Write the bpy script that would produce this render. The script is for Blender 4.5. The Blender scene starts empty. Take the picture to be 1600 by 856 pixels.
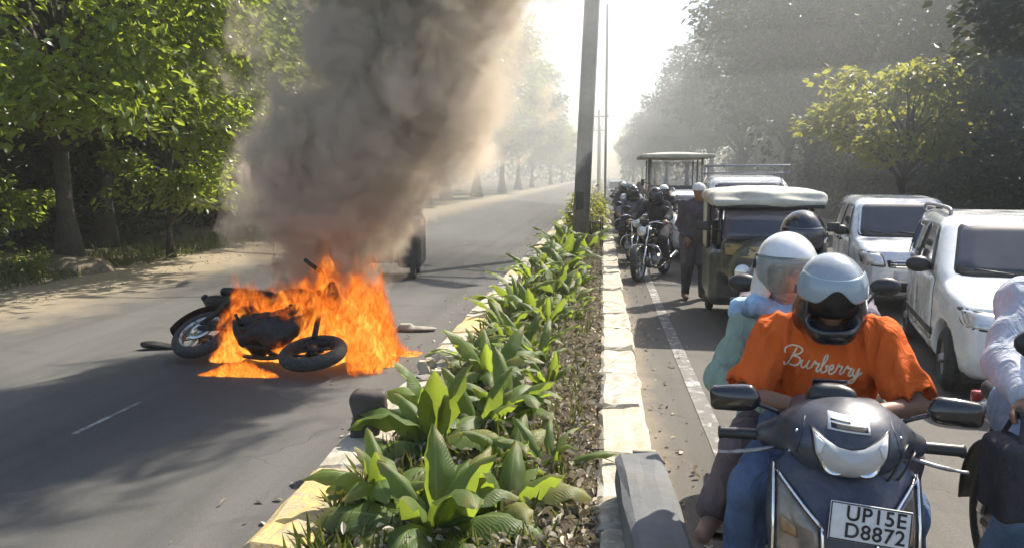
import bpy, bmesh, math, random
import numpy as np
from mathutils import Vector, Matrix, Euler
from mathutils.bvhtree import BVHTree

# ------------------------------------------------------------------ camera, sky, sun, exposure
SC = bpy.context.scene
COL = SC.collection
R = math.radians
H_CAM = 1.75
cam_d = bpy.data.cameras.new('camera')
cam_d.sensor_width = 36.0
cam_d.lens = 36.0 * 1250 / 1600
cam_d.clip_start = 0.05
cam_d.clip_end = 2000
cam = bpy.data.objects.new('camera', cam_d)
COL.objects.link(cam)
_p, _y = R(6.978), R(6.433)
_fw = Vector((-math.sin(_y) * math.cos(_p), math.cos(_y) * math.cos(_p), -math.sin(_p)))
_rt = Vector((math.cos(_y), math.sin(_y), 0))
_up = _rt.cross(_fw)
cam.matrix_world = Matrix(((_rt.x, _up.x, -_fw.x, 0), (_rt.y, _up.y, -_fw.y, 0), (_rt.z, _up.z, -_fw.z, H_CAM), (0, 0, 0, 1)))
SC.camera = cam

SUN_AZ, SUN_EL = R(38), R(47)          # azimuth clockwise from the road direction (+Y)
world = bpy.data.worlds.new('World')
SC.world = world
world.use_nodes = True
wn = world.node_tree.nodes
bg = wn['Background']
sky = wn.new('ShaderNodeTexSky')
sky.sky_type = 'NISHITA'
sky.sun_disc = False
sky.sun_elevation = SUN_EL
sky.sun_rotation = SUN_AZ
sky.air_density = 1.0
sky.dust_density = 2.0
sky.ozone_density = 1.0
bg.inputs['Strength'].default_value = 0.13
world.node_tree.links.new(sky.outputs[0], bg.inputs['Color'])

sun_d = bpy.data.lights.new('sun', 'SUN')
sun_d.energy = 4.6
sun_d.angle = R(0.55)
sun_d.color = (1.0, 0.93, 0.80)
sun = bpy.data.objects.new('sun', sun_d)
COL.objects.link(sun)
_s = Vector((math.sin(SUN_AZ) * math.cos(SUN_EL), math.cos(SUN_AZ) * math.cos(SUN_EL), math.sin(SUN_EL)))
sun.rotation_euler = _s.to_track_quat('Z', 'Y').to_euler()
sun.location = (0, 0, 30)

vs = SC.view_settings
vs.view_transform = 'Standard'
vs.look = 'None'
vs.gamma = 1.0
vs.use_curve_mapping = False
vs.exposure = 1.1

cy = SC.cycles
cy.use_denoising = True
cy.max_bounces = 5
cy.diffuse_bounces = 2
cy.glossy_bounces = 2
cy.transmission_bounces = 4
cy.transparent_max_bounces = 10
cy.volume_bounces = 1
cy.use_adaptive_sampling = True
cy.adaptive_threshold = 0.03
cy.volume_step_rate = 1.0
cy.volume_max_steps = 96
cy.caustics_reflective = False
cy.caustics_refractive = False
cy.sample_clamp_indirect = 4.0

random.seed(7)
RNG = np.random.default_rng(11)

# ------------------------------------------------------------------ object helpers
def mesh_data(name, verts, faces, mat=None, smooth=True):
    me = bpy.data.meshes.new(name)
    if isinstance(verts, np.ndarray):
        verts = verts.tolist()
    if isinstance(faces, np.ndarray):
        faces = faces.tolist()
    me.from_pydata(verts, [], faces)
    if smooth:
        me.polygons.foreach_set('use_smooth', [True] * len(me.polygons))
    if mat:
        me.materials.append(mat)
    me.update()
    return me

def link(o, parent=None):
    COL.objects.link(o)
    if parent is not None:
        o.parent = parent
    return o

def obj(name, vf, mat=None, parent=None, smooth=True, loc=None, rot=None):
    me = vf if isinstance(vf, bpy.types.Mesh) else mesh_data(name, vf[0], vf[1], mat, smooth)
    o = bpy.data.objects.new(name, me)
    if loc is not None: o.location = loc
    if rot is not None: o.rotation_euler = rot
    return link(o, parent)

def tag(o, label=None, cat=None, group=None, kind=None):
    if label: o['label'] = label
    if cat: o['category'] = cat
    if group: o['group'] = group
    if kind: o['kind'] = kind
    return o

def empty(name, loc=(0, 0, 0), rz=0.0, label=None, cat=None, group=None, rot=None, scale=None):
    o = bpy.data.objects.new(name, None)
    o.location = loc
    o.rotation_euler = rot if rot is not None else (0, 0, rz)
    if scale: o.scale = (scale, scale, scale)
    o.empty_display_size = 0.1
    link(o)
    return tag(o, label, cat, group)

def kids(o):
    return [c for c in bpy.data.objects if c.parent == o]

def copy_tree(o, parent=None, swap=None):
    c = o.copy()
    link(c, parent)
    if swap and c.type == 'MESH':
        for i, s in enumerate(c.material_slots):
            if s.material and s.material.name in swap:
                m = swap[s.material.name]
                s.link = 'OBJECT'
                s.material = m
    for ch in kids(o):
        copy_tree(ch, c, swap)
    return c

# ------------------------------------------------------------------ shape helpers: each returns (verts, faces)
def join(*vfs):
    V, F, n = [], [], 0
    for v, f in vfs:
        v = [tuple(p) for p in v]
        V += v
        F += [tuple(i + n for i in q) for q in f]
        n += len(v)
    return V, F

def xf(vf, M):
    return [tuple(M @ Vector(p)) for p in vf[0]], vf[1]

def shift(vf, d):
    return [(p[0] + d[0], p[1] + d[1], p[2] + d[2]) for p in vf[0]], vf[1]

def box(c, s, bev=0.0):
    """box with chamfered edges: centre, full size"""
    bm = bmesh.new()
    bmesh.ops.create_cube(bm, size=1.0)
    for v in bm.verts:
        v.co = Vector((v.co.x * s[0], v.co.y * s[1], v.co.z * s[2]))
    if bev > 0:
        bmesh.ops.bevel(bm, geom=list(bm.edges), offset=bev, segments=2, affect='EDGES', profile=0.6)
    bm.verts.index_update()
    V = [(v.co.x + c[0], v.co.y + c[1], v.co.z + c[2]) for v in bm.verts]
    F = [tuple(v.index for v in f.verts) for f in bm.faces]
    bm.free()
    return V, F

def catmull(pts, n=6):
    P = [np.array(p, float) for p in pts]
    P = [2 * P[0] - P[1]] + P + [2 * P[-1] - P[-2]]
    out = []
    for i in range(1, len(P) - 2):
        a, b, c, d = P[i - 1], P[i], P[i + 1], P[i + 2]
        for k in range(n):
            t = k / n
            out.append(0.5 * ((2 * b) + (c - a) * t + (2 * a - 5 * b + 4 * c - d) * t * t + (3 * b - a - 3 * c + d) * t ** 3))
    out.append(P[-2])
    return out

def tube(pts, rad, seg=8, cap=True, sq=None):
    pts = [Vector(p) for p in pts]
    n = len(pts)
    if not hasattr(rad, '__len__'): rad = [rad] * n
    V, F = [], []
    t0 = (pts[1] - pts[0]).normalized()
    a = Vector((0, 0, 1)) if abs(t0.z) < 0.9 else Vector((1, 0, 0))
    nx = t0.cross(a).normalized()
    for i, p in enumerate(pts):
        t = (pts[min(i + 1, n - 1)] - pts[max(i - 1, 0)])
        t = t.normalized() if t.length > 1e-9 else t0
        nx = (nx - t * nx.dot(t))
        nx = nx.normalized() if nx.length > 1e-6 else t.orthogonal().normalized()
        ny = t.cross(nx)
        for k in range(seg):
            th = 2 * math.pi * k / seg
            s1 = 1.0 if sq is None else sq
            V.append(tuple(p + nx * (math.cos(th) * rad[i]) + ny * (math.sin(th) * rad[i] * s1)))
    for i in range(n - 1):
        for k in range(seg):
            k2 = (k + 1) % seg
            F.append((i * seg + k, i * seg + k2, (i + 1) * seg + k2, (i + 1) * seg + k))
    if cap:
        F.append(tuple(range(seg))[::-1])
        F.append(tuple((n - 1) * seg + k for k in range(seg)))
    return V, F

def lathe(prof, seg=24, axis='x', closed=False):
    """prof: (radius, offset along axis)"""
    V, F = [], []
    n = len(prof)
    for k in range(seg):
        th = 2 * math.pi * k / seg
        c, s = math.cos(th), math.sin(th)
        for r, o in prof:
            V.append({'x': (o, r * c, r * s), 'y': (r * s, o, r * c), 'z': (r * c, r * s, o)}[axis])
    m = n if closed else n - 1
    for k in range(seg):
        k2 = (k + 1) % seg
        for i in range(m):
            j = (i + 1) % n
            F.append((k * n + i, k * n + j, k2 * n + j, k2 * n + i))
    return V, F

def prism(poly, axis, a, b):
    """extrude a 2-D polygon along an axis from a to b"""
    n = len(poly)
    def P(u, v, w):
        return {'x': (w, u, v), 'y': (u, w, v), 'z': (u, v, w)}[axis]
    V = [P(u, v, a) for u, v in poly] + [P(u, v, b) for u, v in poly]
    F = [tuple(range(n))[::-1], tuple(range(n, 2 * n))]
    for i in range(n):
        j = (i + 1) % n
        F.append((i, j, n + j, n + i))
    return V, F

def grid_surface(fn, nu, nv, thick=0.0):
    """fn(u, v) -> point, u, v in 0..1; with thickness along the normals when asked"""
    P = np.array([[fn(i / nu, j / nv) for j in range(nv + 1)] for i in range(nu + 1)], float)
    du = np.gradient(P, axis=0)
    dv = np.gradient(P, axis=1)
    N = np.cross(du, dv)
    N /= np.maximum(np.linalg.norm(N, axis=2, keepdims=True), 1e-9)
    W = nv + 1
    V = P.reshape(-1, 3).tolist()
    F = []
    for i in range(nu):
        for j in range(nv):
            F.append((i * W + j, (i + 1) * W + j, (i + 1) * W + j + 1, i * W + j + 1))
    if thick:
        n0 = len(V)
        V += (P - N * thick).reshape(-1, 3).tolist()
        F += [tuple(n0 + q for q in f[::-1]) for f in F]
        rim = [i * W for i in range(nu + 1)] + [nu * W + j for j in range(1, nv + 1)] + \
              [i * W + nv for i in range(nu - 1, -1, -1)] + [j for j in range(nv - 1, 0, -1)]
        for k in range(len(rim)):
            a, b = rim[k], rim[(k + 1) % len(rim)]
            F.append((b, a, n0 + a, n0 + b))
    return V, F

# ------------------------------------------------------------------ implicit shapes (smooth unions, turned to a mesh by surface nets)
class SDF:
    def __init__(self, lo, hi, h):
        self.lo = np.array(lo, float); self.h = h
        self.n = np.ceil((np.array(hi, float) - self.lo) / h).astype(int) + 1
        self.D = np.full(self.n, 1.0, np.float32)
        self.ax = [self.lo[i] + h * np.arange(self.n[i]) for i in range(3)]
    def sl(self, lo, hi):
        s = []
        for i in range(3):
            a = int(max(0, math.floor((lo[i] - self.lo[i]) / self.h)))
            b = int(min(self.n[i], math.ceil((hi[i] - self.lo[i]) / self.h) + 1))
            if b <= a: return None, None
            s.append(slice(a, b))
        G = np.meshgrid(*[self.ax[i][s[i]] for i in range(3)], indexing='ij', sparse=True)
        return tuple(s), G
    def put(self, fn, lo, hi, k=0.03, m=0.1, op='u'):
        lo = np.array(lo) - m; hi = np.array(hi) + m
        s, G = self.sl(lo, hi)
        if s is None: return self
        d = fn(*G).astype(np.float32)
        A = self.D[s]
        if op == 'u':
            if k > 0:
                q = np.maximum(k - np.abs(A - d), 0) / k
                self.D[s] = np.minimum(A, d) - q * q * k * 0.25
            else:
                self.D[s] = np.minimum(A, d)
        else:
            d = -d
            q = np.maximum(k - np.abs(A - d), 0) / max(k, 1e-6)
            self.D[s] = np.maximum(A, d) + q * q * k * 0.25
        return self
    def cap(self, a, b, ra, rb=None, k=0.03, op='u', sx=1.0):
        rb = ra if rb is None else rb
        a = np.array(a, float); b = np.array(b, float); ab = b - a; L = max(ab @ ab, 1e-9)
        def fn(X, Y, Z):
            t = np.clip(((X - a[0]) * ab[0] + (Y - a[1]) * ab[1] + (Z - a[2]) * ab[2]) / L, 0, 1)
            return np.sqrt(((X - a[0] - t * ab[0]) / sx) ** 2 + (Y - a[1] - t * ab[1]) ** 2 + (Z - a[2] - t * ab[2]) ** 2) - (ra + (rb - ra) * t)
        r = max(ra, rb) * max(1, sx)
        return self.put(fn, np.minimum(a, b) - r, np.maximum(a, b) + r, k, op=op)
    def ell(self, c, r, k=0.03, op='u', rot=None):
        c = np.array(c, float); r = np.array(r, float)
        Mi = np.array(Euler(rot).to_matrix().transposed()) if rot is not None else np.eye(3)
        def fn(X, Y, Z):
            x, y, z = X - c[0], Y - c[1], Z - c[2]
            u = (Mi[0, 0] * x + Mi[0, 1] * y + Mi[0, 2] * z) / r[0]
            v = (Mi[1, 0] * x + Mi[1, 1] * y + Mi[1, 2] * z) / r[1]
            w = (Mi[2, 0] * x + Mi[2, 1] * y + Mi[2, 2] * z) / r[2]
            q = np.sqrt(u * u + v * v + w * w)
            return (q - 1) * r.min() * 1.0 if r.min() > 0.6 * r.max() else q * (q - 1) / np.maximum(np.sqrt((u / r[0]) ** 2 + (v / r[1]) ** 2 + (w / r[2]) ** 2), 1e-6)
        m = r.max()
        return self.put(fn, c - m, c + m, k, op=op)
    def rbox(self, c, s, rad=0.02, k=0.03, op='u', rot=None):
        c = np.array(c, float); s = np.array(s, float) / 2 - rad
        Mi = np.array(Euler(rot).to_matrix().transposed()) if rot is not None else np.eye(3)
        def fn(X, Y, Z):
            x, y, z = X - c[0], Y - c[1], Z - c[2]
            u = np.abs(Mi[0, 0] * x + Mi[0, 1] * y + Mi[0, 2] * z) - s[0]
            v = np.abs(Mi[1, 0] * x + Mi[1, 1] * y + Mi[1, 2] * z) - s[1]
            w = np.abs(Mi[2, 0] * x + Mi[2, 1] * y + Mi[2, 2] * z) - s[2]
            return np.sqrt(np.maximum(u, 0) ** 2 + np.maximum(v, 0) ** 2 + np.maximum(w, 0) ** 2) + np.minimum(np.maximum(np.maximum(u, v), w), 0) - rad
        m = np.linalg.norm(s + rad) if rot is not None else s + rad
        return self.put(fn, c - m, c + m, k, op=op)
    def warp(self, fn):
        """add a displacement (cloth folds) to the field"""
        G = np.meshgrid(*self.ax, indexing='ij', sparse=True)
        self.D = self.D + fn(*G).astype(np.float32)
        return self
    def mesh(self):
        D = self.D; h = self.h
        ins = D < 0
        n = np.array(D.shape)
        c = n - 1
        off = [(i, j, k) for i in (0, 1) for j in (0, 1) for k in (0, 1)]
        def S(A, o): return A[o[0]:o[0] + c[0], o[1]:o[1] + c[1], o[2]:o[2] + c[2]]
        tot = sum(S(ins, o).astype(np.int8) for o in off)
        act = (tot > 0) & (tot < 8)
        idx = np.argwhere(act)
        if len(idx) == 0: return [], []
        acc = np.zeros((len(idx), 3)); cnt = np.zeros(len(idx))
        val = {o: D[idx[:, 0] + o[0], idx[:, 1] + o[1], idx[:, 2] + o[2]].astype(float) for o in off}
        for a in off:
            for ax in range(3):
                if a[ax] == 0:
                    b = list(a); b[ax] = 1; b = tuple(b)
                    va, vb = val[a], val[b]
                    m = (va < 0) != (vb < 0)
                    t = np.where(m, va / np.where(np.abs(va - vb) < 1e-9, 1e-9, va - vb), 0)
                    p = np.tile(np.array(a, float), (len(idx), 1)); p[:, ax] = t
                    acc[m] += p[m]; cnt[m] += 1
        V = self.lo + (idx + acc / cnt[:, None]) * h
        vid = np.full(act.shape, -1, np.int64); vid[tuple(idx.T)] = np.arange(len(idx))
        F = []
        for ax in range(3):
            a1, a2 = [(1, 2), (2, 0), (0, 1)][ax]
            sA = [slice(None)] * 3; sB = [slice(None)] * 3
            sA[ax] = slice(0, -1); sB[ax] = slice(1, None)
            A = ins[tuple(sA)]; B = ins[tuple(sB)]
            e = np.argwhere(A != B)
            e = e[(e[:, a1] > 0) & (e[:, a2] > 0) & (e[:, a1] < c[a1]) & (e[:, a2] < c[a2])]
            flip = A[tuple(e.T)]
            def g(d1, d2):
                q = e.copy(); q[:, a1] += d1; q[:, a2] += d2
                return vid[tuple(q.T)]
            Q = np.stack([g(-1, -1), g(0, -1), g(0, 0), g(-1, 0)], 1)
            Q[~flip] = Q[~flip][:, ::-1]
            F.append(Q)
        F = np.concatenate(F)
        return V, F[(F >= 0).all(1)]

def folds(amp, seed, s=14.0):
    r = np.random.default_rng(seed)
    W = r.normal(0, 1, (5, 3)) * s * np.array([1.0, 1.0, 0.6]); ph = r.uniform(0, 6.3, 5)
    def fn(X, Y, Z):
        q = 0
        for w, p in zip(W, ph):
            q = q + np.sin(w[0] * X + w[1] * Y + w[2] * Z + p + 1.2 * np.sin(5 * Z + 7 * X + p))
        return np.abs(q / 5) * amp * 2 - amp * 1.15
    return fn

# panels laid over a body along an axis: outline in the two other axes, ray-cast on the body mesh
def bvh_of(vf):
    return BVHTree.FromPolygons([Vector(p) for p in (vf[0].tolist() if isinstance(vf[0], np.ndarray) else vf[0])],
                                [tuple(q) for q in (vf[1].tolist() if isinstance(vf[1], np.ndarray) else vf[1])])

def rounded(poly, r=0.25, n=3):
    out = []
    m = len(poly)
    for i in range(m):
        a, b, c = np.array(poly[i - 1], float), np.array(poly[i], float), np.array(poly[(i + 1) % m], float)
        p0, p2 = b + (a - b) * r, b + (c - b) * r
        for k in range(n + 1):
            t = k / n
            out.append(tuple((1 - t) ** 2 * p0 + 2 * t * (1 - t) * b + t * t * p2))
    return out

def dense(poly, step):
    out = []
    for i in range(len(poly)):
        a, b = np.array(poly[i], float), np.array(poly[(i + 1) % len(poly)], float)
        k = max(1, int(np.linalg.norm(b - a) / step))
        for j in range(k): out.append(tuple(a + (b - a) * j / k))
    return out

def panel(bvh, poly, axis, sign, start, off=0.004, skirt=0.012, rings=4, step=0.05, dome=0.0, centre=None, fallback=None):
    """axis 'x': outline is (y, z) cast along x; 'y': (x, z) cast along y. start: coordinate the ray starts from, sign: its direction"""
    poly = dense(poly, step)
    c = np.mean(np.array(poly), axis=0) if centre is None else np.array(centre)
    n = len(poly)
    last = [fallback]
    def hit(u, v, o):
        if axis == 'x':
            org, d = Vector((start, u, v)), Vector((sign, 0, 0))
        elif axis == 'y':
            org, d = Vector((u, start, v)), Vector((0, sign, 0))
        else:
            org, d = Vector((u, v, start)), Vector((0, 0, sign))
        p, nn, _, _ = bvh.ray_cast(org, d)
        if p is None:
            w = last[0] if last[0] is not None else start + sign * 0.5
        else:
            w = p['xyz'.index(axis)]
            last[0] = w
        w -= sign * o
        return (w, u, v) if axis == 'x' else (u, w, v) if axis == 'y' else (u, v, w)
    V = [hit(c[0], c[1], off + dome)]
    F = []
    for r in range(1, rings + 1):
        s = r / rings
        for p in poly:
            V.append(hit(c[0] + (p[0] - c[0]) * s, c[1] + (p[1] - c[1]) * s, off + dome * (1 - s * s)))
    for p in poly:
        V.append(hit(p[0], p[1], off - skirt))
    for i in range(n):
        j = (i + 1) % n
        F.append((0, 1 + i, 1 + j))
        for r in range(rings):
            a = 1 + r * n
            F.append((a + i, a + n + i, a + n + j, a + j))
    return V, F
# ------------------------------------------------------------------ materials
def new_mat(name):
    m = bpy.data.materials.new(name)
    m.use_nodes = True
    nt = m.node_tree
    return m, nt, nt.nodes, nt.links, nt.nodes['Principled BSDF']

def coords(nt, kind='Object', scale=1.0):
    tc = nt.nodes.new('ShaderNodeTexCoord')
    mp = nt.nodes.new('ShaderNodeMapping')
    if hasattr(scale, '__len__'): mp.inputs['Scale'].default_value = scale
    else: mp.inputs['Scale'].default_value = (scale,) * 3
    nt.links.new(tc.outputs[kind], mp.inputs[0])
    return mp.outputs[0]

def noise(nt, vec, scale, detail=4, rough=0.6, dist=0.0):
    n = nt.nodes.new('ShaderNodeTexNoise')
    n.inputs['Scale'].default_value = scale
    n.inputs['Detail'].default_value = detail
    n.inputs['Roughness'].default_value = rough
    n.inputs['Distortion'].default_value = dist
    nt.links.new(vec, n.inputs['Vector'])
    return n.outputs['Fac']

def ramp(nt, fac, stops):
    r = nt.nodes.new('ShaderNodeValToRGB')
    while len(r.color_ramp.elements) < len(stops): r.color_ramp.elements.new(0.5)
    for e, (p, c) in zip(r.color_ramp.elements, stops):
        e.position = p
        e.color = (c[0], c[1], c[2], 1) if hasattr(c, '__len__') else (c, c, c, 1)
    nt.links.new(fac, r.inputs[0])
    return r.outputs[0]

def mixc(nt, fac, a, b, mode='MIX'):
    n = nt.nodes.new('ShaderNodeMix')
    n.data_type = 'RGBA'
    n.blend_type = mode
    for s, v in ((0, fac), (6, a), (7, b)):
        if isinstance(v, bpy.types.NodeSocket): nt.links.new(v, n.inputs[s])
        elif s == 0: n.inputs[0].default_value = v
        else: n.inputs[s].default_value = (v[0], v[1], v[2], 1)
    return n.outputs[2]

def math_n(nt, op, a, b=None, c=None, clamp=False):
    n = nt.nodes.new('ShaderNodeMath')
    n.operation = op
    n.use_clamp = clamp
    for i, v in enumerate((a, b, c)):
        if v is None: continue
        if isinstance(v, bpy.types.NodeSocket): nt.links.new(v, n.inputs[i])
        else: n.inputs[i].default_value = v
    return n.outputs[0]

def bump(nt, bs, height, strength=0.3, dist=0.01):
    b = nt.nodes.new('ShaderNodeBump')
    b.inputs['Strength'].default_value = strength
    b.inputs['Distance'].default_value = dist
    nt.links.new(height, b.inputs['Height'])
    nt.links.new(b.outputs[0], bs.inputs['Normal'])

def mat(name, col, rough=0.6, metal=0.0, var=0.18, vs=6.0, bs=0.0, bscale=60.0, bdist=0.004, coat=0.0, dirt=None, dirt_amt=0.5, spec=None, kind='Object'):
    m, nt, N, L, p = new_mat(name)
    vec = coords(nt, kind)
    f = noise(nt, vec, vs, 5, 0.65)
    lo = tuple(max(0, c * (1 - var)) for c in col)
    hi = tuple(min(1, c * (1 + var)) for c in col)
    c = ramp(nt, f, [(0.3, lo), (0.7, hi)])
    if dirt is not None:
        g = noise(nt, vec, vs * 2.3, 6, 0.7, 0.6)
        k = ramp(nt, g, [(0.48, 0.0), (0.66, dirt_amt)])
        c = mixc(nt, k, c, dirt)
    L.new(c, p.inputs['Base Color'])
    p.inputs['Metallic'].default_value = metal
    rr = ramp(nt, noise(nt, vec, vs * 3, 4), [(0.3, max(0.02, rough - 0.08)), (0.7, min(1, rough + 0.1))])
    L.new(rr, p.inputs['Roughness'])
    if coat: p.inputs['Coat Weight'].default_value = coat; p.inputs['Coat Roughness'].default_value = 0.08
    if spec is not None: p.inputs['Specular IOR Level'].default_value = spec
    if bs: bump(nt, p, noise(nt, vec, bscale, 5, 0.7), bs, bdist)
    return m

def leaf_mat(name, cols, trans, rough=0.42, tw=0.42, spec=0.5):
    """leaf blade: gloss on top, light through it; colour varies leaf by leaf"""
    m, nt, N, L, p = new_mat(name)
    geo = N.new('ShaderNodeNewGeometry')
    c = ramp(nt, geo.outputs['Random Per Island'], [(i / (len(cols) - 1), k) for i, k in enumerate(cols)])
    vec = coords(nt)
    c = mixc(nt, ramp(nt, noise(nt, vec, 0.7, 3), [(0.40, 0.0), (0.65, 0.3)]), c, tuple(q * 0.7 for q in cols[0]))
    L.new(c, p.inputs['Base Color'])
    p.inputs['Roughness'].default_value = rough
    p.inputs['Specular IOR Level'].default_value = spec
    t = N.new('ShaderNodeBsdfTranslucent')
    L.new(mixc(nt, geo.outputs['Random Per Island'], trans, tuple(q * 0.7 for q in trans)), t.inputs[0])
    mx = N.new('ShaderNodeMixShader')
    mx.inputs[0].default_value = tw
    L.new(p.outputs[0], mx.inputs[1])
    L.new(t.outputs[0], mx.inputs[2])
    L.new(mx.outputs[0], N['Material Output'].inputs[0])
    return m

def glass_mat(name, col=(0.03, 0.035, 0.04), rough=0.06, alpha=1.0, spec=0.7):
    m, nt, N, L, p = new_mat(name)
    vec = coords(nt)
    L.new(ramp(nt, noise(nt, vec, 2.5, 3), [(0.3, tuple(c * 0.8 for c in col)), (0.7, tuple(c * 1.3 for c in col))]), p.inputs['Base Color'])
    p.inputs['Roughness'].default_value = rough
    p.inputs['Specular IOR Level'].default_value = spec
    if alpha < 1: p.inputs['Alpha'].default_value = alpha
    return m

def asphalt(name, base, dust, edge_x=None, edge_w=1.2):
    m, nt, N, L, p = new_mat(name)
    vec = coords(nt, 'Object')
    big = noise(nt, coords(nt, 'Object', (0.9, 0.16, 1)), 0.9, 5, 0.62, 0.4)
    fine = noise(nt, vec, 95, 3, 0.7)
    c = mixc(nt, ramp(nt, big, [(0.33, 0.0), (0.68, 0.75)]), base, dust)
    c = mixc(nt, ramp(nt, fine, [(0.40, 0.0), (0.72, 0.8)]), c, tuple(q * 1.9 for q in base))
    blot = noise(nt, vec, 1.7, 6, 0.7, 0.8)
    c = mixc(nt, ramp(nt, blot, [(0.52, 0.0), (0.7, 0.4)]), c, tuple(q * 0.55 for q in base))
    vo = N.new('ShaderNodeTexVoronoi')                       # fine crack web
    vo.feature = 'DISTANCE_TO_EDGE'
    vo.inputs['Scale'].default_value = 0.8
    wv = N.new('ShaderNodeVectorMath'); wv.operation = 'ADD'
    L.new(vec, wv.inputs[0])
    nc = N.new('ShaderNodeTexNoise'); nc.inputs['Scale'].default_value = 2.2; nc.inputs['Detail'].default_value = 5
    L.new(vec, nc.inputs['Vector'])
    sc_ = N.new('ShaderNodeVectorMath'); sc_.operation = 'SCALE'; sc_.inputs['Scale'].default_value = 0.6
    L.new(nc.outputs['Color'], sc_.inputs[0]); L.new(sc_.outputs[0], wv.inputs[1]); L.new(wv.outputs[0], vo.inputs['Vector'])
    crack = ramp(nt, vo.outputs['Distance'], [(0.0, 1.0), (0.012, 0.0)])
    crack = math_n(nt, 'MULTIPLY', crack, ramp(nt, noise(nt, vec, 0.5, 3), [(0.50, 0.0), (0.62, 0.4)]))
    c = mixc(nt, crack, c, tuple(q * 0.45 for q in base))
    tb = noise(nt, coords(nt, 'Object', (2.2, 0.02, 1)), 1.0, 4, 0.6)
    c = mixc(nt, ramp(nt, tb, [(0.48, 0.0), (0.66, 0.45)]), c, tuple(q * 0.62 for q in base))
    pt = noise(nt, coords(nt, 'Object', (0.5, 0.22, 1)), 0.55, 2, 0.4, 0.0)
    c = mixc(nt, ramp(nt, pt, [(0.585, 0.0), (0.60, 0.30)]), c, tuple(q * 0.7 for q in base))
    if edge_x is not None:
        sx = N.new('ShaderNodeSeparateXYZ'); L.new(vec, sx.inputs[0])
        d = math_n(nt, 'ABSOLUTE', math_n(nt, 'SUBTRACT', sx.outputs[0], edge_x))
        d = math_n(nt, 'ADD', math_n(nt, 'DIVIDE', d, edge_w), math_n(nt, 'MULTIPLY', math_n(nt, 'SUBTRACT', noise(nt, vec, 1.3, 6, 0.7), 0.5), 1.6))
        c = mixc(nt, ramp(nt, d, [(0.15, 0.9), (1.0, 0.0)]), c, (0.27, 0.22, 0.15))
    L.new(c, p.inputs['Base Color'])
    p.inputs['Roughness'].default_value = 0.85
    p.inputs['Specular IOR Level'].default_value = 0.35
    h = math_n(nt, 'ADD', fine, math_n(nt, 'MULTIPLY', crack, -2.0))
    bump(nt, p, h, 0.5, 0.006)
    return m

M = {}
M['road'] = asphalt('asphalt_left', (0.066, 0.064, 0.060), (0.112, 0.107, 0.098), -7.9, 1.6)
M['road2'] = asphalt('asphalt_right', (0.074, 0.067, 0.058), (0.112, 0.100, 0.086), 0.2, 0.28)

def soil_mat(name, a, b, c2, sc=1.0):
    m, nt, N, L, p = new_mat(name)
    vec = coords(nt)
    c = mixc(nt, ramp(nt, noise(nt, vec, 0.6 * sc, 6, 0.7), [(0.35, 0), (0.65, 1)]), a, b)
    c = mixc(nt, ramp(nt, noise(nt, vec, 9 * sc, 6, 0.75), [(0.45, 0), (0.68, 0.8)]), c, c2)
    L.new(c, p.inputs['Base Color'])
    p.inputs['Roughness'].default_value = 0.95
    bump(nt, p, noise(nt, vec, 22 * sc, 6, 0.75), 0.9, 0.03)
    return m
M['ground'] = soil_mat('forest_floor', (0.10, 0.085, 0.05), (0.15, 0.12, 0.075), (0.06, 0.055, 0.03))
M['sand'] = soil_mat('roadside_sand', (0.34, 0.28, 0.19), (0.27, 0.22, 0.15), (0.20, 0.165, 0.11))
M['soil'] = soil_mat('median_soil', (0.15, 0.12, 0.085), (0.22, 0.18, 0.13), (0.08, 0.06, 0.04), 2.0)

def paint_stone(name, col, wear, amt):
    m, nt, N, L, p = new_mat(name)
    vec = coords(nt, 'Object')
    oi = N.new('ShaderNodeObjectInfo')
    va = N.new('ShaderNodeVectorMath'); va.operation = 'ADD'
    L.new(vec, va.inputs[0]); L.new(oi.outputs['Location'], va.inputs[1])
    v = va.outputs[0]
    c = ramp(nt, noise(nt, v, 3, 5), [(0.3, tuple(q * 0.86 for q in col)), (0.7, col)])
    c = mixc(nt, ramp(nt, noise(nt, v, 6, 8, 0.75, 0.7), [(0.56 - amt * 0.2, 0.0), (0.68 - amt * 0.2, 0.9)]), c, wear)
    c = mixc(nt, ramp(nt, noise(nt, v, 38, 5, 0.7), [(0.55, 0.0), (0.75, 0.6)]), c, tuple(q * 0.5 for q in wear))
    L.new(c, p.inputs['Base Color'])
    p.inputs['Roughness'].default_value = 0.85
    bump(nt, p, noise(nt, v, 26, 8, 0.75), 0.8, 0.012)
    return m
M['kerb_white'] = paint_stone('kerb_white_paint', (0.54, 0.50, 0.41), (0.30, 0.26, 0.20), 0.65)
M['kerb_cream'] = paint_stone('kerb_cream_paint', (0.54, 0.48, 0.36), (0.38, 0.32, 0.23), 0.4)
M['kerb_yellow'] = paint_stone('kerb_yellow_paint', (0.60, 0.42, 0.16), (0.30, 0.26, 0.20), 0.5)
M['kerb_grey'] = paint_stone('kerb_bare_concrete', (0.32, 0.30, 0.27), (0.18, 0.16, 0.13), 0.4)
M['line'] = paint_stone('road_line_paint', (0.44, 0.43, 0.40), (0.12, 0.11, 0.10), 0.9)
M['concrete'] = mat('weathered_concrete', (0.12, 0.125, 0.13), 0.85, var=0.25, vs=3, bs=0.6, bscale=30, bdist=0.008, dirt=(0.13, 0.12, 0.10), dirt_amt=0.7)
M['stone_dark'] = mat('dark_stone', (0.055, 0.043, 0.036), 0.75, var=0.3, vs=9, bs=0.5, bscale=30, bdist=0.006)
M['pole'] = mat('grey_pole_paint', (0.16, 0.16, 0.155), 0.6, var=0.25, vs=2.5, bs=0.3, bscale=20, dirt=(0.10, 0.085, 0.07), dirt_amt=0.6)
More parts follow.
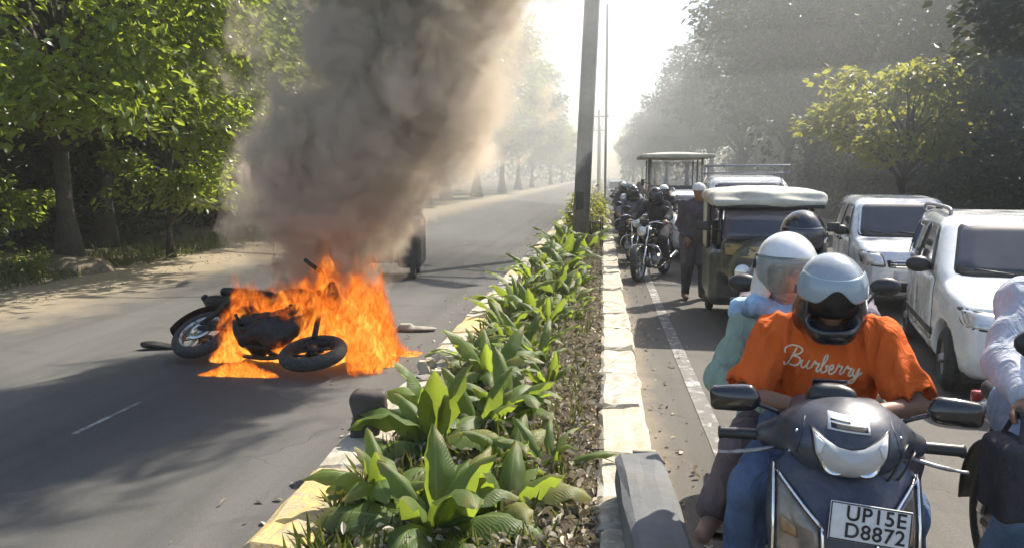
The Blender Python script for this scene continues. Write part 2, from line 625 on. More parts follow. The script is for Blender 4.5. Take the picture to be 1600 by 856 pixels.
M['steel'] = mat('brushed_steel', (0.55, 0.55, 0.55), 0.3, 1.0, var=0.15, vs=10)
M['chrome'] = mat('chrome', (0.75, 0.75, 0.76), 0.12, 1.0, var=0.08, vs=12)
M['iron'] = mat('dark_iron', (0.05, 0.048, 0.045), 0.55, 0.6, var=0.3, vs=12, bs=0.2, bscale=60)
M['rubber'] = mat('tyre_rubber', (0.022, 0.022, 0.022), 0.8, var=0.3, vs=14, bs=0.3, bscale=90, dirt=(0.09, 0.08, 0.065), dirt_amt=0.5)
M['black'] = mat('black_plastic', (0.02, 0.02, 0.021), 0.42, var=0.25, vs=10, bs=0.1, bscale=120)
M['gloss_black'] = mat('black_gloss_paint', (0.012, 0.012, 0.013), 0.18, var=0.25, vs=8, coat=0.6)
M['char'] = mat('charred_metal', (0.010, 0.0095, 0.009), 0.45, 0.3, var=0.6, vs=16, bs=0.8, bscale=50, bdist=0.01, dirt=(0.05, 0.045, 0.04), dirt_amt=0.5)
M['char_rim'] = mat('sooty_alloy', (0.42, 0.41, 0.40), 0.4, 0.8, var=0.5, vs=9, dirt=(0.012, 0.011, 0.011), dirt_amt=0.95)
M['alloy'] = mat('alloy', (0.32, 0.32, 0.33), 0.4, 0.8, var=0.2, vs=12, dirt=(0.05, 0.05, 0.045), dirt_amt=0.5)
M['bark'] = mat('grey_bark', (0.075, 0.064, 0.052), 0.95, var=0.4, vs=4, bs=1.0, bscale=18, bdist=0.05, dirt=(0.05, 0.045, 0.035), dirt_amt=0.7)
M['car_white'] = mat('white_car_paint', (0.76, 0.76, 0.74), 0.25, var=0.04, vs=2, coat=0.7, dirt=(0.60, 0.57, 0.52), dirt_amt=0.22)
M['car_silver'] = mat('silver_car_paint', (0.66, 0.67, 0.68), 0.26, 0.15, var=0.08, vs=2, coat=0.6, dirt=(0.52, 0.50, 0.46), dirt_amt=0.22)
M['car_glass'] = glass_mat('car_window_glass', (0.035, 0.036, 0.045), 0.05)
M['visor'] = glass_mat('visor_clear', (0.33, 0.40, 0.37), 0.08, 0.42)
M['face_shade_tint'] = glass_mat('face_shade_tint', (0.02, 0.018, 0.018), 0.15, 0.80, 0.3)  # tint of the sheet that stands in for the face shadow
M['visor_grey'] = glass_mat('visor_grey', (0.30, 0.37, 0.41), 0.12, 0.85)
M['smoke_lens'] = mat('smoked_lens', (0.14, 0.11, 0.085), 0.15, var=0.4, vs=14, coat=0.8)
M['lens_clear'] = glass_mat('clear_lens', (0.55, 0.55, 0.53), 0.16, 0.80, 0.7)
M['lamp_glass'] = mat('headlamp_lens', (0.62, 0.62, 0.60), 0.12, 0.35, var=0.2, vs=20, coat=0.8)
M['amber'] = mat('amber_lens', (0.30, 0.17, 0.07), 0.2, var=0.2, vs=20, coat=0.6)
M['red_lens'] = mat('red_lens', (0.32, 0.02, 0.02), 0.2, var=0.2, vs=20, coat=0.6)
M['navy'] = mat('navy_scooter_paint', (0.028, 0.035, 0.058), 0.42, 0.1, var=0.25, vs=4, coat=0.2, dirt=(0.11, 0.10, 0.09), dirt_amt=0.55)
M['plate'] = mat('white_plate', (0.62, 0.62, 0.61), 0.5, var=0.06, vs=20, dirt=(0.42, 0.40, 0.36), dirt_amt=0.3)
M['ink'] = mat('black_ink', (0.012, 0.012, 0.012), 0.6, var=0.1)
M['mirror'] = mat('mirror_glass', (0.82, 0.84, 0.84), 0.03, 1.0, var=0.03)
M['skin'] = mat('brown_skin', (0.22, 0.115, 0.07), 0.5, var=0.12, vs=9, bs=0.15, bscale=150, bdist=0.001)
M['skin_light'] = mat('light_brown_skin', (0.36, 0.21, 0.145), 0.5, var=0.1, vs=9, bs=0.15, bscale=150, bdist=0.001)
M['hair'] = mat('black_hair', (0.012, 0.010, 0.009), 0.5, var=0.4, vs=40, bs=0.6, bscale=120, bdist=0.004)
def cloth(name, col, var=0.12, bsv=0.25):
    m = mat(name, col, 0.9, var=var, vs=5, spec=0.2)
    nt = m.node_tree
    vec = coords(nt)
    h = math_n(nt, 'ADD', math_n(nt, 'MULTIPLY', noise(nt, coords(nt, 'Object', (1, 1, 0.45)), 11, 3, 0.5, 1.8), 1.0), math_n(nt, 'MULTIPLY', noise(nt, vec, 240, 3), 0.05))
    bump(nt, nt.nodes['Principled BSDF'], h, 0.75, 0.035)
    return m
M['orange'] = cloth('orange_cotton', (0.66, 0.115, 0.018))
M['sage'] = cloth('sage_green_cotton', (0.27, 0.36, 0.29))
M['jeans'] = cloth('blue_denim', (0.085, 0.125, 0.21), 0.35, 0.5)
M['pale_jeans'] = cloth('pale_blue_denim', (0.15, 0.23, 0.34), 0.4, 0.5)
M['mauve'] = cloth('mauve_grey_cotton', (0.16, 0.12, 0.125))
M['grey_shirt'] = cloth('pale_grey_checked_cotton', (0.42, 0.44, 0.50), 0.25)
M['dark_cloth'] = cloth('dark_grey_cotton', (0.045, 0.043, 0.048), 0.3)
M['grey_cloth'] = cloth('grey_violet_cotton', (0.17, 0.15, 0.17), 0.3)
M['dark_violet'] = cloth('dark_violet_cotton', (0.085, 0.072, 0.085), 0.3)
M['brown_cloth'] = cloth('brown_cotton', (0.13, 0.085, 0.06), 0.3)
M['white_cloth'] = cloth('white_cotton', (0.62, 0.63, 0.63), 0.12)
M['scarf'] = cloth('blue_white_scarf', (0.30, 0.45, 0.62), 0.6)
M['mask_cloth'] = cloth('grey_mask_cloth', (0.30, 0.29, 0.28))
M['print'] = cloth('cream_print', (0.78, 0.66, 0.48), 0.08)
M['seat'] = mat('black_vinyl', (0.022, 0.021, 0.022), 0.55, var=0.25, vs=8, bs=0.3, bscale=160, bdist=0.001)
M['helmet_grey'] = mat('pale_grey_helmet', (0.30, 0.34, 0.37), 0.22, var=0.15, vs=5, coat=0.7)
M['helmet_white'] = mat('white_helmet', (0.66, 0.67, 0.65), 0.22, var=0.1, vs=5, coat=0.7)
M['helmet_black'] = mat('black_helmet', (0.016, 0.016, 0.018), 0.2, var=0.3, vs=6, coat=0.6)
M['auto_green'] = mat('dark_green_metal', (0.035, 0.042, 0.042), 0.4, var=0.25, vs=4, coat=0.3, dirt=(0.12, 0.11, 0.09), dirt_amt=0.4)
M['auto_yellow'] = mat('yellow_metal', (0.30, 0.24, 0.10), 0.45, var=0.15, vs=4, dirt=(0.2, 0.15, 0.08), dirt_amt=0.4)
M['canvas'] = mat('pale_vinyl_canopy', (0.46, 0.45, 0.39), 0.7, var=0.18, vs=3, bs=0.4, bscale=30, bdist=0.006, dirt=(0.26, 0.24, 0.19), dirt_amt=0.5)
M['cart_orange'] = mat('rusty_orange_paint', (0.40, 0.11, 0.03), 0.6, var=0.3, vs=4, dirt=(0.10, 0.06, 0.04), dirt_amt=0.6)
M['cart_dark'] = mat('sooty_grey_metal', (0.05, 0.045, 0.042), 0.7, var=0.3, vs=4)
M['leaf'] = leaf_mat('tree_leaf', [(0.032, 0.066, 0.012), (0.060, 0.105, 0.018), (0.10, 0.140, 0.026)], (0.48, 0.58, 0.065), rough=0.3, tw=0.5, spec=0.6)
M['leaf_shaded'] = leaf_mat('shaded_tree_leaf', [(0.020, 0.034, 0.012), (0.034, 0.050, 0.016), (0.05, 0.062, 0.02)], (0.12, 0.14, 0.025), tw=0.3)  # copy of the tree leaf with shade put into its colour
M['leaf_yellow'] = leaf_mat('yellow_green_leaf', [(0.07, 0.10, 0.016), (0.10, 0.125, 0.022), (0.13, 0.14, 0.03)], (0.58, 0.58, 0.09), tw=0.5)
M['dry_leaf'] = leaf_mat('dry_leaf', [(0.24, 0.19, 0.13), (0.48, 0.42, 0.32), (0.66, 0.60, 0.49), (0.13, 0.10, 0.07)], (0.30, 0.24, 0.14), 0.7, 0.25, 0.2)
M['grass'] = leaf_mat('grass_blade', [(0.05, 0.085, 0.015), (0.09, 0.12, 0.025), (0.15, 0.14, 0.05)], (0.25, 0.28, 0.05), 0.5, 0.35)
M['stem'] = mat('green_stem', (0.10, 0.14, 0.035), 0.5, var=0.25, vs=10)

def blade_mat(name, col, col2, trans):
    """big leaf blade with pale midrib and veins that follow its own length"""
    m, nt, N, L, p = new_mat(name)
    uv = N.new('ShaderNodeUVMap')
    sx = N.new('ShaderNodeSeparateXYZ'); L.new(uv.outputs[0], sx.inputs[0])
    u = math_n(nt, 'ABSOLUTE', math_n(nt, 'SUBTRACT', sx.outputs[0], 0.5))
    rib = ramp(nt, u, [(0.0, 1.0), (0.035, 0.0)])
    wv = math_n(nt, 'SINE', math_n(nt, 'MULTIPLY', math_n(nt, 'ADD', sx.outputs[1], math_n(nt, 'MULTIPLY', u, -0.55)), 150.0))
    vein = ramp(nt, wv, [(0.4, 0.0), (1.0, 0.4)])
    oi = N.new('ShaderNodeObjectInfo')
    c = mixc(nt, oi.outputs['Random'], col, col2)
    c = mixc(nt, ramp(nt, noise(nt, coords(nt), 14, 5), [(0.4, 0.0), (0.7, 0.4)]), c, tuple(q * 0.6 for q in col))
    tip = math_n(nt, 'MULTIPLY', ramp(nt, sx.outputs[1], [(0.72, 0.0), (0.98, 1.0)]), ramp(nt, noise(nt, coords(nt), 9, 4), [(0.42, 0.0), (0.6, 1.0)]))
    c = mixc(nt, tip, c, (0.22, 0.15, 0.06))
    c = mixc(nt, ramp(nt, oi.outputs['Random'], [(0.90, 0.0), (0.93, 0.7)]), c, (0.26, 0.22, 0.07))
    c = mixc(nt, ramp(nt, noise(nt, coords(nt), 30, 5, 0.7), [(0.5, 0.0), (0.75, 0.35)]), c, (0.20, 0.18, 0.13))
    c = mixc(nt, vein, c, tuple(min(1, q * 1.35) for q in col2))
    c = mixc(nt, rib, c, (0.22, 0.28, 0.09))
    L.new(c, p.inputs['Base Color'])
    p.inputs['Roughness'].default_value = 0.48
    p.inputs['Specular IOR Level'].default_value = 0.4
    bump(nt, p, math_n(nt, 'ADD', wv, math_n(nt, 'MULTIPLY', noise(nt, coords(nt), 25, 4), 2.0)), 0.25, 0.003)
    t = N.new('ShaderNodeBsdfTranslucent')
    L.new(mixc(nt, oi.outputs['Random'], trans, tuple(q * 0.65 for q in trans)), t.inputs[0])
    mx = N.new('ShaderNodeMixShader'); mx.inputs[0].default_value = 0.42
    L.new(p.outputs[0], mx.inputs[1]); L.new(t.outputs[0], mx.inputs[2])
    L.new(mx.outputs[0], N['Material Output'].inputs[0])
    return m
M['blade'] = blade_mat('lily_blade', (0.062, 0.105, 0.028), (0.11, 0.165, 0.036), (0.40, 0.52, 0.055))
# ------------------------------------------------------------------ the setting
def sheet(name, x0f, x1f, y0, y1, z, mat_, ny=120, nx=1):
    V, F = [], []
    for j in range(ny + 1):
        y = y0 + (y1 - y0) * (j / ny) ** 1.6
        a, b = x0f(y), x1f(y)
        for i in range(nx + 1):
            V.append((a + (b - a) * i / nx, y, z))
    W = nx + 1
    for j in range(ny):
        for i in range(nx):
            F.append((j * W + i, j * W + i + 1, (j + 1) * W + i + 1, (j + 1) * W + i))
    return obj(name, (V, F), mat_, smooth=False)

g = obj('ground', ([(-300, -40, 0), (300, -40, 0), (300, 500, 0), (-300, 500, 0)], [(0, 1, 2, 3)]), M['ground'], smooth=False)
tag(g, kind='structure')
wob = lambda s, a: (lambda y: a * (math.sin(y * 1.7 + s) + 0.6 * math.sin(y * 4.1 + 2 * s) + 0.4 * math.sin(y * 9.3 + s * 3)))
w1, w2, w3 = wob(1.0, 0.09), wob(2.3, 0.16), wob(4.1, 0.10)
tag(sheet('roadside_verge', lambda y: -9.4 + w2(y), lambda y: -7.5, -8, 300, 0.004, M['sand'], 260), kind='structure')
rd = sheet('road', lambda y: -7.85 + w1(y), lambda y: -1.3, -8, 420, 0.008, M['road'], 300)
tag(rd, kind='structure')
rd2 = sheet('road', lambda y: 0.1, lambda y: 7.4 + w3(y), -8, 420, 0.008, M['road2'], 300)
tag(rd2, kind='structure')
tag(sheet('roadside_verge', lambda y: 7.1, lambda y: 9.2 + w2(y), -8, 300, 0.004, M['sand'], 200), kind='structure')

# painted lines
def line_strip(x, y0, y1, w, mat_, name='road_line'):
    V, F = [], []
    n = max(2, int((y1 - y0) / 0.5))
    for j in range(n + 1):
        y = y0 + (y1 - y0) * j / n
        e = 0.006 * math.sin(y * 13 + x)
        V += [(x - w / 2 + e, y, 0.013), (x + w / 2 + e * 0.6, y, 0.013)]
    for j in range(n):
        F.append((2 * j, 2 * j + 1, 2 * j + 3, 2 * j + 2))
    o = obj(name, (V, F), mat_, smooth=False)
    return tag(o, kind='structure')
line_strip(0.78, 0.5, 140, 0.12, M['line'])
def worn_line(name):
    m, nt, N, L, p = new_mat(name)
    vec = coords(nt)
    L.new(ramp(nt, noise(nt, vec, 5, 7, 0.8), [(0.46, (0.12, 0.118, 0.112)), (0.62, (0.36, 0.35, 0.33))]), p.inputs['Base Color'])
    p.inputs['Roughness'].default_value = 0.9
    return m
M['line_worn'] = worn_line('worn_lane_paint')
for k in range(12):
    y0 = 4.9 + k * 7.5
    line_strip(-3.55, y0, y0 + 0.8, 0.04, M['line_worn'])

# median earth bed between the kerbs
Vm, Fm = [], []
NXm, NYm = 14, 260
for j in range(NYm + 1):
    y = -6 + 196 * (j / NYm) ** 1.7
    for i in range(NXm + 1):
        u = i / NXm
        x = -1.30 + 1.36 * u
        z = 0.10 + 0.07 * math.sin(math.pi * u) + 0.025 * math.sin(x * 9 + y * 2.1) * math.sin(y * 3.7 + x * 4) + RNG.normal(0, 0.008)
        Vm.append((x, y, z))
for j in range(NYm):
    for i in range(NXm):
        a = j * (NXm + 1) + i
        Fm.append((a, a + 1, a + NXm + 2, a + NXm + 1))
tag(obj('median_soil', (Vm, Fm), M['soil']), kind='structure')

# kerbs: a low footing and one stone after another
def stone_mesh(name, w, l, h, seed, chip=0.02, mat_=None):
    bm = bmesh.new()
    bmesh.ops.create_cube(bm, size=1.0)
    for v in bm.verts: v.co = Vector((v.co.x * w, v.co.y * l, v.co.z * h))
    bmesh.ops.bevel(bm, geom=list(bm.edges), offset=min(0.025, w * 0.12), segments=1, affect='EDGES')
    bmesh.ops.subdivide_edges(bm, edges=[e for e in bm.edges if e.calc_length() > 0.12], cuts=3, use_grid_fill=True)
    r = random.Random(seed)
    for v in bm.verts:
        q = math.sin(v.co.y * 9 + seed) * math.sin(v.co.x * 17 + seed * 2)
        v.co += Vector((r.gauss(0, chip * 0.25), r.gauss(0, chip * 0.25), r.gauss(0, chip * 0.22) + q * chip * 0.35))
    me = bpy.data.meshes.new(name)
    bm.to_mesh(me); bm.free()
    me.materials.append(mat_)
    return me

def kerb(name, xc, w, h, y0, n, l, cols, seed, label, skip=()):
    base = obj(name, box((xc, 0, 0.02), (w * 0.8, 420, 0.09)), M['kerb_grey'], smooth=False)
    base.location = (0, 0, 0)
    tag(base, label, None, None, 'structure')
    cache = {}
    r = random.Random(seed)
    for i in range(n):
        c = cols[i % len(cols)]
        key = (c, i % 4)
        if key not in cache: cache[key] = stone_mesh('kerb_stone', w, l - 0.015, h, seed + i % 4, 0.022, M[c])
        if i in skip: continue
        o = bpy.data.objects.new('kerb_stone', cache[key])
        o.location = (xc + r.gauss(0, 0.008), y0 + (i + 0.5) * l, h / 2 + r.gauss(0, 0.006))
        o.rotation_euler = (r.gauss(0, 0.008), r.gauss(0, 0.015), r.gauss(0, 0.010))
        link(o, base)
    # the far run of the kerb, too far to tell the stones apart
    y1 = y0 + n * l
    far = obj('kerb_far_run', box((xc, (y1 + 205) / 2, h / 2), (w, 205 - y1, h)), M[cols[0]], base, smooth=False)
    tag(far, kind='stuff')
    return base
kerb('kerb', 0.150, 0.29, 0.24, 0.6, 48, 0.92, ['kerb_white', 'kerb_cream', 'kerb_white'], 3, 'right kerb of the planted median painted white')
kerb('kerb', -1.375, 0.29, 0.20, 0.25, 48, 0.94, ['kerb_white', 'kerb_grey', 'kerb_white', 'kerb_yellow', 'kerb_white'], 19, 'left kerb of the planted median painted white and yellow', skip=(6,))

# ------------------------------------------------------------------ trees
LEAF_T = np.array([[0, 0, 0], [0.5, 0.32, 0.10], [1, 0, -0.06], [0.5, -0.32, 0.10], [0.5, 0, 0.0]])
LEAF_F = np.array([[0, 1, 4], [1, 2, 4], [2, 3, 4], [3, 0, 4]])
LEAF_T2 = np.array([[0, 0, 0], [0.45, 0.30, 0.06], [1, 0, -0.05], [0.5, -0.30, 0.05]])
LEAF_F2 = np.array([[0, 1, 2, 3]])

LEAF_R = np.array([[0, 0, 0], [0.18, 0.19, 0.05], [0.45, 0.28, 0.09], [0.76, 0.19, 0.05], [1, 0, -0.08], [0.76, -0.19, 0.05], [0.45, -0.28, 0.09], [0.18, -0.19, 0.05], [0.45, 0, 0.0]])
LEAF_RF = np.array([[i, (i + 1) % 8, 8] for i in range(8)])

def leaves(P, size, rng, T=LEAF_T, Fc=LEAF_F, droop=0.35, out=None):
    """leaf blades at the points P with random turns; 'out' bends them away from the clump"""
    n = len(P)
    az = rng.uniform(0, 2 * np.pi, n)
    if out is not None:
        az = np.arctan2(out[:, 1], out[:, 0]) + rng.normal(0, 0.8, n)
    el = rng.normal(-droop, 0.5, n)
    ro = rng.normal(0, 0.7, n)
    s = size * rng.uniform(0.65, 1.35, n)
    d = np.stack([np.cos(az) * np.cos(el), np.sin(az) * np.cos(el), np.sin(el)], 1)
    sd = np.stack([-np.sin(az), np.cos(az), np.zeros(n)], 1)
    up = np.cross(d, sd)
    sd2 = sd * np.cos(ro)[:, None] + up * np.sin(ro)[:, None]
    up2 = np.cross(d, sd2)
    V = (P[:, None, :] + s[:, None, None] * (d[:, None, :] * T[None, :, 0:1] + sd2[:, None, :] * T[None, :, 1:2] + up2[:, None, :] * T[None, :, 2:3])).reshape(-1, 3)
    F = (Fc[None] + (np.arange(n) * len(T))[:, None, None]).reshape(-1, Fc.shape[1])
    return V, F

def limb(a, b, ra, rb, rng, n=6, wig=0.12):
    a, b = np.array(a, float), np.array(b, float)
    L = np.linalg.norm(b - a)
    pts = []
    for i in range(n + 1):
        t = i / n
        p = a + (b - a) * t + rng.normal(0, wig * L * 0.12, 3) * math.sin(math.pi * t)
        p[2] += 0.10 * L * math.sin(math.pi * t)
        pts.append(p)
    return tube(pts, [ra + (rb - ra) * (i / n) for i in range(n + 1)], 7)

def tree_meshes(seed, height, fork, r_trunk, crown_c, crown_r, n_clump, per, leaf, mat_leaf, simple=False, low=0.25, lean=(0, 0), tight=0.30):
    rng = np.random.default_rng(seed)
    top = np.array([lean[0], lean[1], height * 0.8])
    parts = []
    pts, rad = [], []
    for i in range(9):
        t = i / 8
        p = top * t + np.array([0.25 * math.sin(3 * t + seed), 0.25 * math.sin(2.4 * t + 2 * seed), 0]) * t
        pts.append(p)
        rad.append(r_trunk * ((1 - t) ** 0.8 * 0.86 + 0.08) * (1 + 0.9 * max(0, 0.10 - t) / 0.10))
    parts.append(tube(pts, rad, 10))
    cc, cr = np.array(crown_c, float), np.array(crown_r, float)
    C = []
    for k in range(n_clump):
        d = rng.normal(0, 1, 3); d /= np.linalg.norm(d)
        q = rng.uniform(0.35, 1.0) ** 0.55
        c = cc + cr * d * q
        if c[2] < height * low: c[2] = height * low + rng.uniform(0, 1.0)
        C.append(c)
        h = np.clip(c[2] / top[2] * 0.62 + rng.uniform(-0.12, 0.05), fork / top[2], 0.95)
        i = h * 8; i0 = int(min(7, math.floor(i)))
        st = np.array(pts[i0]) + (np.array(pts[i0 + 1]) - np.array(pts[i0])) * (i - i0)
        if k % (2 if simple else 4) == 0:
            ra = r_trunk * (1 - h) * 0.42 + 0.025
            parts.append(limb(st, c, ra, 0.012, rng))
    C = np.array(C)
    sz = rng.uniform(0.55, 1.15, n_clump) * (cr.mean() * tight)
    idx = rng.integers(0, n_clump, n_clump * per)
    g = rng.normal(0, 1, (len(idx), 3))
    nr = np.linalg.norm(g, axis=1, keepdims=True)
    g = g / nr * (rng.uniform(0.1, 1.0, (len(idx), 1)) ** 0.5)
    P = C[idx] + g * sz[idx][:, None] * np.array([1.15, 1.15, 0.72])
    P = P[P[:, 2] > height * low * 0.55]
    o = P - cc
    V, F = leaves(P, leaf, rng, LEAF_T2 if simple else LEAF_R, LEAF_F2 if simple else LEAF_RF, 0.35, o)
    tm = mesh_data('trunk', *join(*parts), M['bark'])
    cm = mesh_data('crown', V, F, mat_leaf, smooth=False)
    return tm, cm

def place_tree(name, tm, cm, loc, rz, sc, label, group, crown_mat=None, sz=None):
    e = empty(name, loc, rz, label, 'tree', group)
    e.scale = (sc, sc, sz if sz else sc)
    obj('trunk', tm, parent=e)
    c = obj('crown', cm, parent=e)
    if crown_mat:
        c.material_slots[0].link = 'OBJECT'
        c.material_slots[0].material = crown_mat
    tag(c, kind='stuff')
    return e

TA = tree_meshes(5, 11.0, 2.2, 0.17, (0.6, -0.6, 6.0), (4.7, 4.3, 4.5), 96, 200, 0.17, M['leaf'], low=0.14, tight=0.22)
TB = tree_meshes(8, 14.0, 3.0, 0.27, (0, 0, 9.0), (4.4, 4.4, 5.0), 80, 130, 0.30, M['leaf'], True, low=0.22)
TC = tree_meshes(15, 14.0, 2.5, 0.25, (0, 0, 8.2), (4.8, 4.6, 5.4), 95, 130, 0.32, M['leaf_shaded'], True, low=0.14)
TD = tree_meshes(23, 9.0, 1.6, 0.16, (0, 0, 5.2), (3.4, 3.4, 3.2), 60, 120, 0.24, M['leaf'], True, low=0.12)

left_trees = [
    ('A', -9.75, 13.7, 0.3, 1.0, 'thick forked roadside tree with sunlit yellow-green leaves, nearest on the left verge'),
    ('D', -11.9, 11.6, 1.9, 1.05, 'leafy tree at the far left edge, left of the thick forked trunk'),
    ('D', -12.2, 18.5, 4.0, 1.2, 'slender leafy tree behind the thick forked roadside tree'),
    ('A', -10.2, 21.5, 2.6, 1.05, 'sunlit roadside tree just left of the smoke plume'),
    ('C', -14.5, 15.5, 0.7, 0.95, 'dark tree in the back row behind the far left tree'),
    ('C', -15.5, 24.0, 2.2, 1.0, 'dark tall tree in the back row behind the sunlit roadside tree'),
    ('B', -11.0, 30.0, 3.1, 1.18, 'tall tree behind the left edge of the smoke plume'),
    ('C', -13.0, 38.0, 5.0, 1.0, 'dark tree seen through the middle of the smoke'),
    ('B', -10.6, 47.0, 1.2, 1.18, 'tall tree rising behind the right edge of the smoke'),
    ('C', -11.0, 56.0, 4.4, 1.18, 'dark hazy tree behind the smoke, second before the pole'),
    ('B', -10.4, 66.0, 0.4, 1.18, 'hazy roadside tree between the smoke and the big grey pole'),
    ('C', -10.3, 82.0, 2.0, 1.2, 'pale hazy tree farther down the left roadside'),
    ('B', -10.5, 100.0, 5.4, 1.18, 'pale hazy tree close to the big grey pole'),
    ('C', -11.0, 125.0, 1.0, 1.0, 'faint tree far down the left side of the road'),
    ('B', -10.0, 155.0, 3.0, 1.0, 'very faint tree near the far left end of the road'),
    ('C', -9.6, 190.0, 0.6, 1.0, 'faintest tree at the far left end of the road'),
    ('D', -14.0, 20.5, 3.3, 1.5, 'bushy tree in the shade behind the thick forked trunk'),
    ('D', -16.0, 13.0, 1.3, 1.6, 'bushy shaded tree far behind the left edge tree'),
    ('D', -14.2, 29.0, 5.3, 1.5, 'bushy shaded tree left of the smoke in the second row'),
    ('C', -19.0, 20.0, 4.1, 1.0, 'dark tree deep in the wood left of the forked trunk'),
    ('C', -20.0, 30.0, 2.1, 1.1, 'dark tree deep in the wood right of the forked trunk'),
    ('C', -17.5, 42.0, 1.1, 1.1, 'dark tree deep in the wood behind the smoke'),
]
right_trees = [
    ('C', 14.0, 17.0, 1.0, 1.0, 'dark tree at the right edge above the nearest hatchback'),
    ('C', 13.4, 21.5, 2.4, 1.0, 'dark shaded tree behind the white hatchback'),
    ('B', 15.0, 41.0, 4.0, 1.0, 'dark tree in the back row behind the sunlit young tree'),
    ('C', 16.5, 23.5, 5.2, 1.05, 'dark tree in the back row on the right'),
    ('C', 9.3, 38.0, 0.5, 1.0, 'dark hazy tree behind the vehicle with the roof rack'),
    ('B', 10.2, 46.0, 3.3, 1.02, 'tree with bright gaps of sky in its crown, right of the sky opening'),
    ('C', 13.0, 41.0, 1.7, 1.1, 'tall dark tree behind the roadside row on the right'),
    ('C', 9.6, 58.0, 2.0, 1.0, 'hazy grey tree beneath the sky opening on the right'),
    ('B', 9.4, 72.0, 5.5, 1.0, 'hazy grey tree above the canopied passenger vehicle'),
    ('C', 9.2, 90.0, 4.2, 1.0, 'pale hazy tree far down the right roadside'),
    ('B', 8.6, 112.0, 0.9, 1.0, 'faint rounded tree near the thin lamp pole'),
    ('C', 8.8, 140.0, 2.9, 1.0, 'very faint tree near the far right end of the road'),
    ('B', 8.4, 175.0, 1.9, 1.0, 'pale ghost of a tree beside the end of the right lane'),
    ('C', 8.0, 215.0, 0.9, 1.0, 'faintest tree at the far right end of the road'),
    ('D', 16.0, 19.5, 0.9, 1.5, 'bushy shaded tree behind the nearest dark right-hand tree'),
    ('D', 16.5, 37.0, 2.9, 1.5, 'bushy shaded tree in the second row behind the young tree'),
    ('C', 16.5, 19.0, 2.1, 1.1, 'dark tree deep in the wood behind the hatchback'),
    ('C', 21.0, 33.0, 4.1, 1.1, 'dark tree deep in the wood behind the van'),
]
TM = {'A': TA, 'B': TB, 'C': TC, 'D': TD}
for k, x, y, rz, s, lab in left_trees:
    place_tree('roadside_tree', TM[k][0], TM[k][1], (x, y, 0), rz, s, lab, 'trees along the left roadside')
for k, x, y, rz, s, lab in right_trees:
    place_tree('roadside_tree', TM[k][0], TM[k][1], (x, y, 0), rz, s, lab, 'trees along the right roadside', M['leaf_shaded'])
# the sunlit yellow-green boughs hanging in front of the dark right-hand trees
TE = tree_meshes(31, 5.6, 1.2, 0.10, (0, 0, 3.7), (3.2, 2.0, 1.5), 44, 100, 0.24, M['leaf_yellow'], True, low=0.3)
TF = tree_meshes(37, 5.0, 0.7, 0.07, (0.3, -0.3, 2.7), (1.9, 1.7, 2.0), 40, 90, 0.15, M['leaf'], low=0.13, tight=0.24)
place_tree('young_tree', TF[0], TF[1], (-9.2, 16.2, 0), 0.4, 1.0, 'low young tree with sunlit leaves just right of the thick forked trunk', None)
place_tree('young_tree', TF[0], TF[1], (-10.6, 12.6, 0), 2.4, 0.8, 'low young tree with sunlit leaves left of the thick forked trunk', None)
place_tree('young_tree', TE[0], TE[1], (8.8, 25.0, 0), 0.2, 1.0, 'young tree with sunlit yellow-green leaves behind the white van', None)

# thickets under the trees
def bush_mesh(seed, r, h, n, leaf, m):
    rng = np.random.default_rng(seed)
    C = rng.normal(0, 1, (16, 3)); C /= np.linalg.norm(C, axis=1, keepdims=True)
    C = C * rng.uniform(0.3, 0.85, (16, 1)) * np.array([r, r, h * 0.5]) + np.array([0, 0, h * 0.5])
    idx = rng.integers(0, 16, n)
    P = C[idx] + rng.normal(0, 1, (n, 3)) * np.array([r, r, h]) * 0.20
    P[:, 2] = np.abs(P[:, 2])
    V, F = leaves(P, leaf, rng, LEAF_T2, LEAF_F2, 0.1, P - np.array([0, 0, h * 0.4]))
    st = [tube([(0.06 * math.cos(k), 0.06 * math.sin(k), -0.02), tuple(C[k] * 0.6), tuple(C[k])], [0.025, 0.015, 0.006], 5) for k in range(12)]
    return mesh_data('crown', V, F, m, False), mesh_data('stem', *join(*st), M['bark'])
BU = [bush_mesh(3, 2.0, 3.2, 4200, 0.21, M['leaf_shaded']), bush_mesh(4, 2.2, 4.0, 4800, 0.22, M['leaf_shaded']), bush_mesh(6, 0.55, 0.7, 700, 0.12, M['leaf'])]
def bush(kind, loc, rz, s, label, group):
    e = empty('bush', loc, rz, label, 'bush', group, scale=s)
    tag(obj('foliage', BU[kind][0], parent=e), kind='stuff')
    obj('stem', BU[kind][1], parent=e)
rb = random.Random(5)
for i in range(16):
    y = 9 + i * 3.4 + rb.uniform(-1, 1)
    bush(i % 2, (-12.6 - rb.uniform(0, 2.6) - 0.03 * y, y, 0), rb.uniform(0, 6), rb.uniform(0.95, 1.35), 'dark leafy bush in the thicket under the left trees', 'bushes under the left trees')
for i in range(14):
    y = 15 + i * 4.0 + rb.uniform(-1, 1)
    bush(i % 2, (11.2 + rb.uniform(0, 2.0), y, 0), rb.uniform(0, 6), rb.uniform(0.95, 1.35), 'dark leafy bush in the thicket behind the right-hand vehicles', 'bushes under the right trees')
bush(2, (-10.1, 11.6, 0), 0.4, 1.1, 'small green bush on the sandy verge at the left edge', None)
bush(2, (-9.6, 12.5, 0), 2.4, 0.6, 'tiny green bush beside the root mound of the forked tree', None)
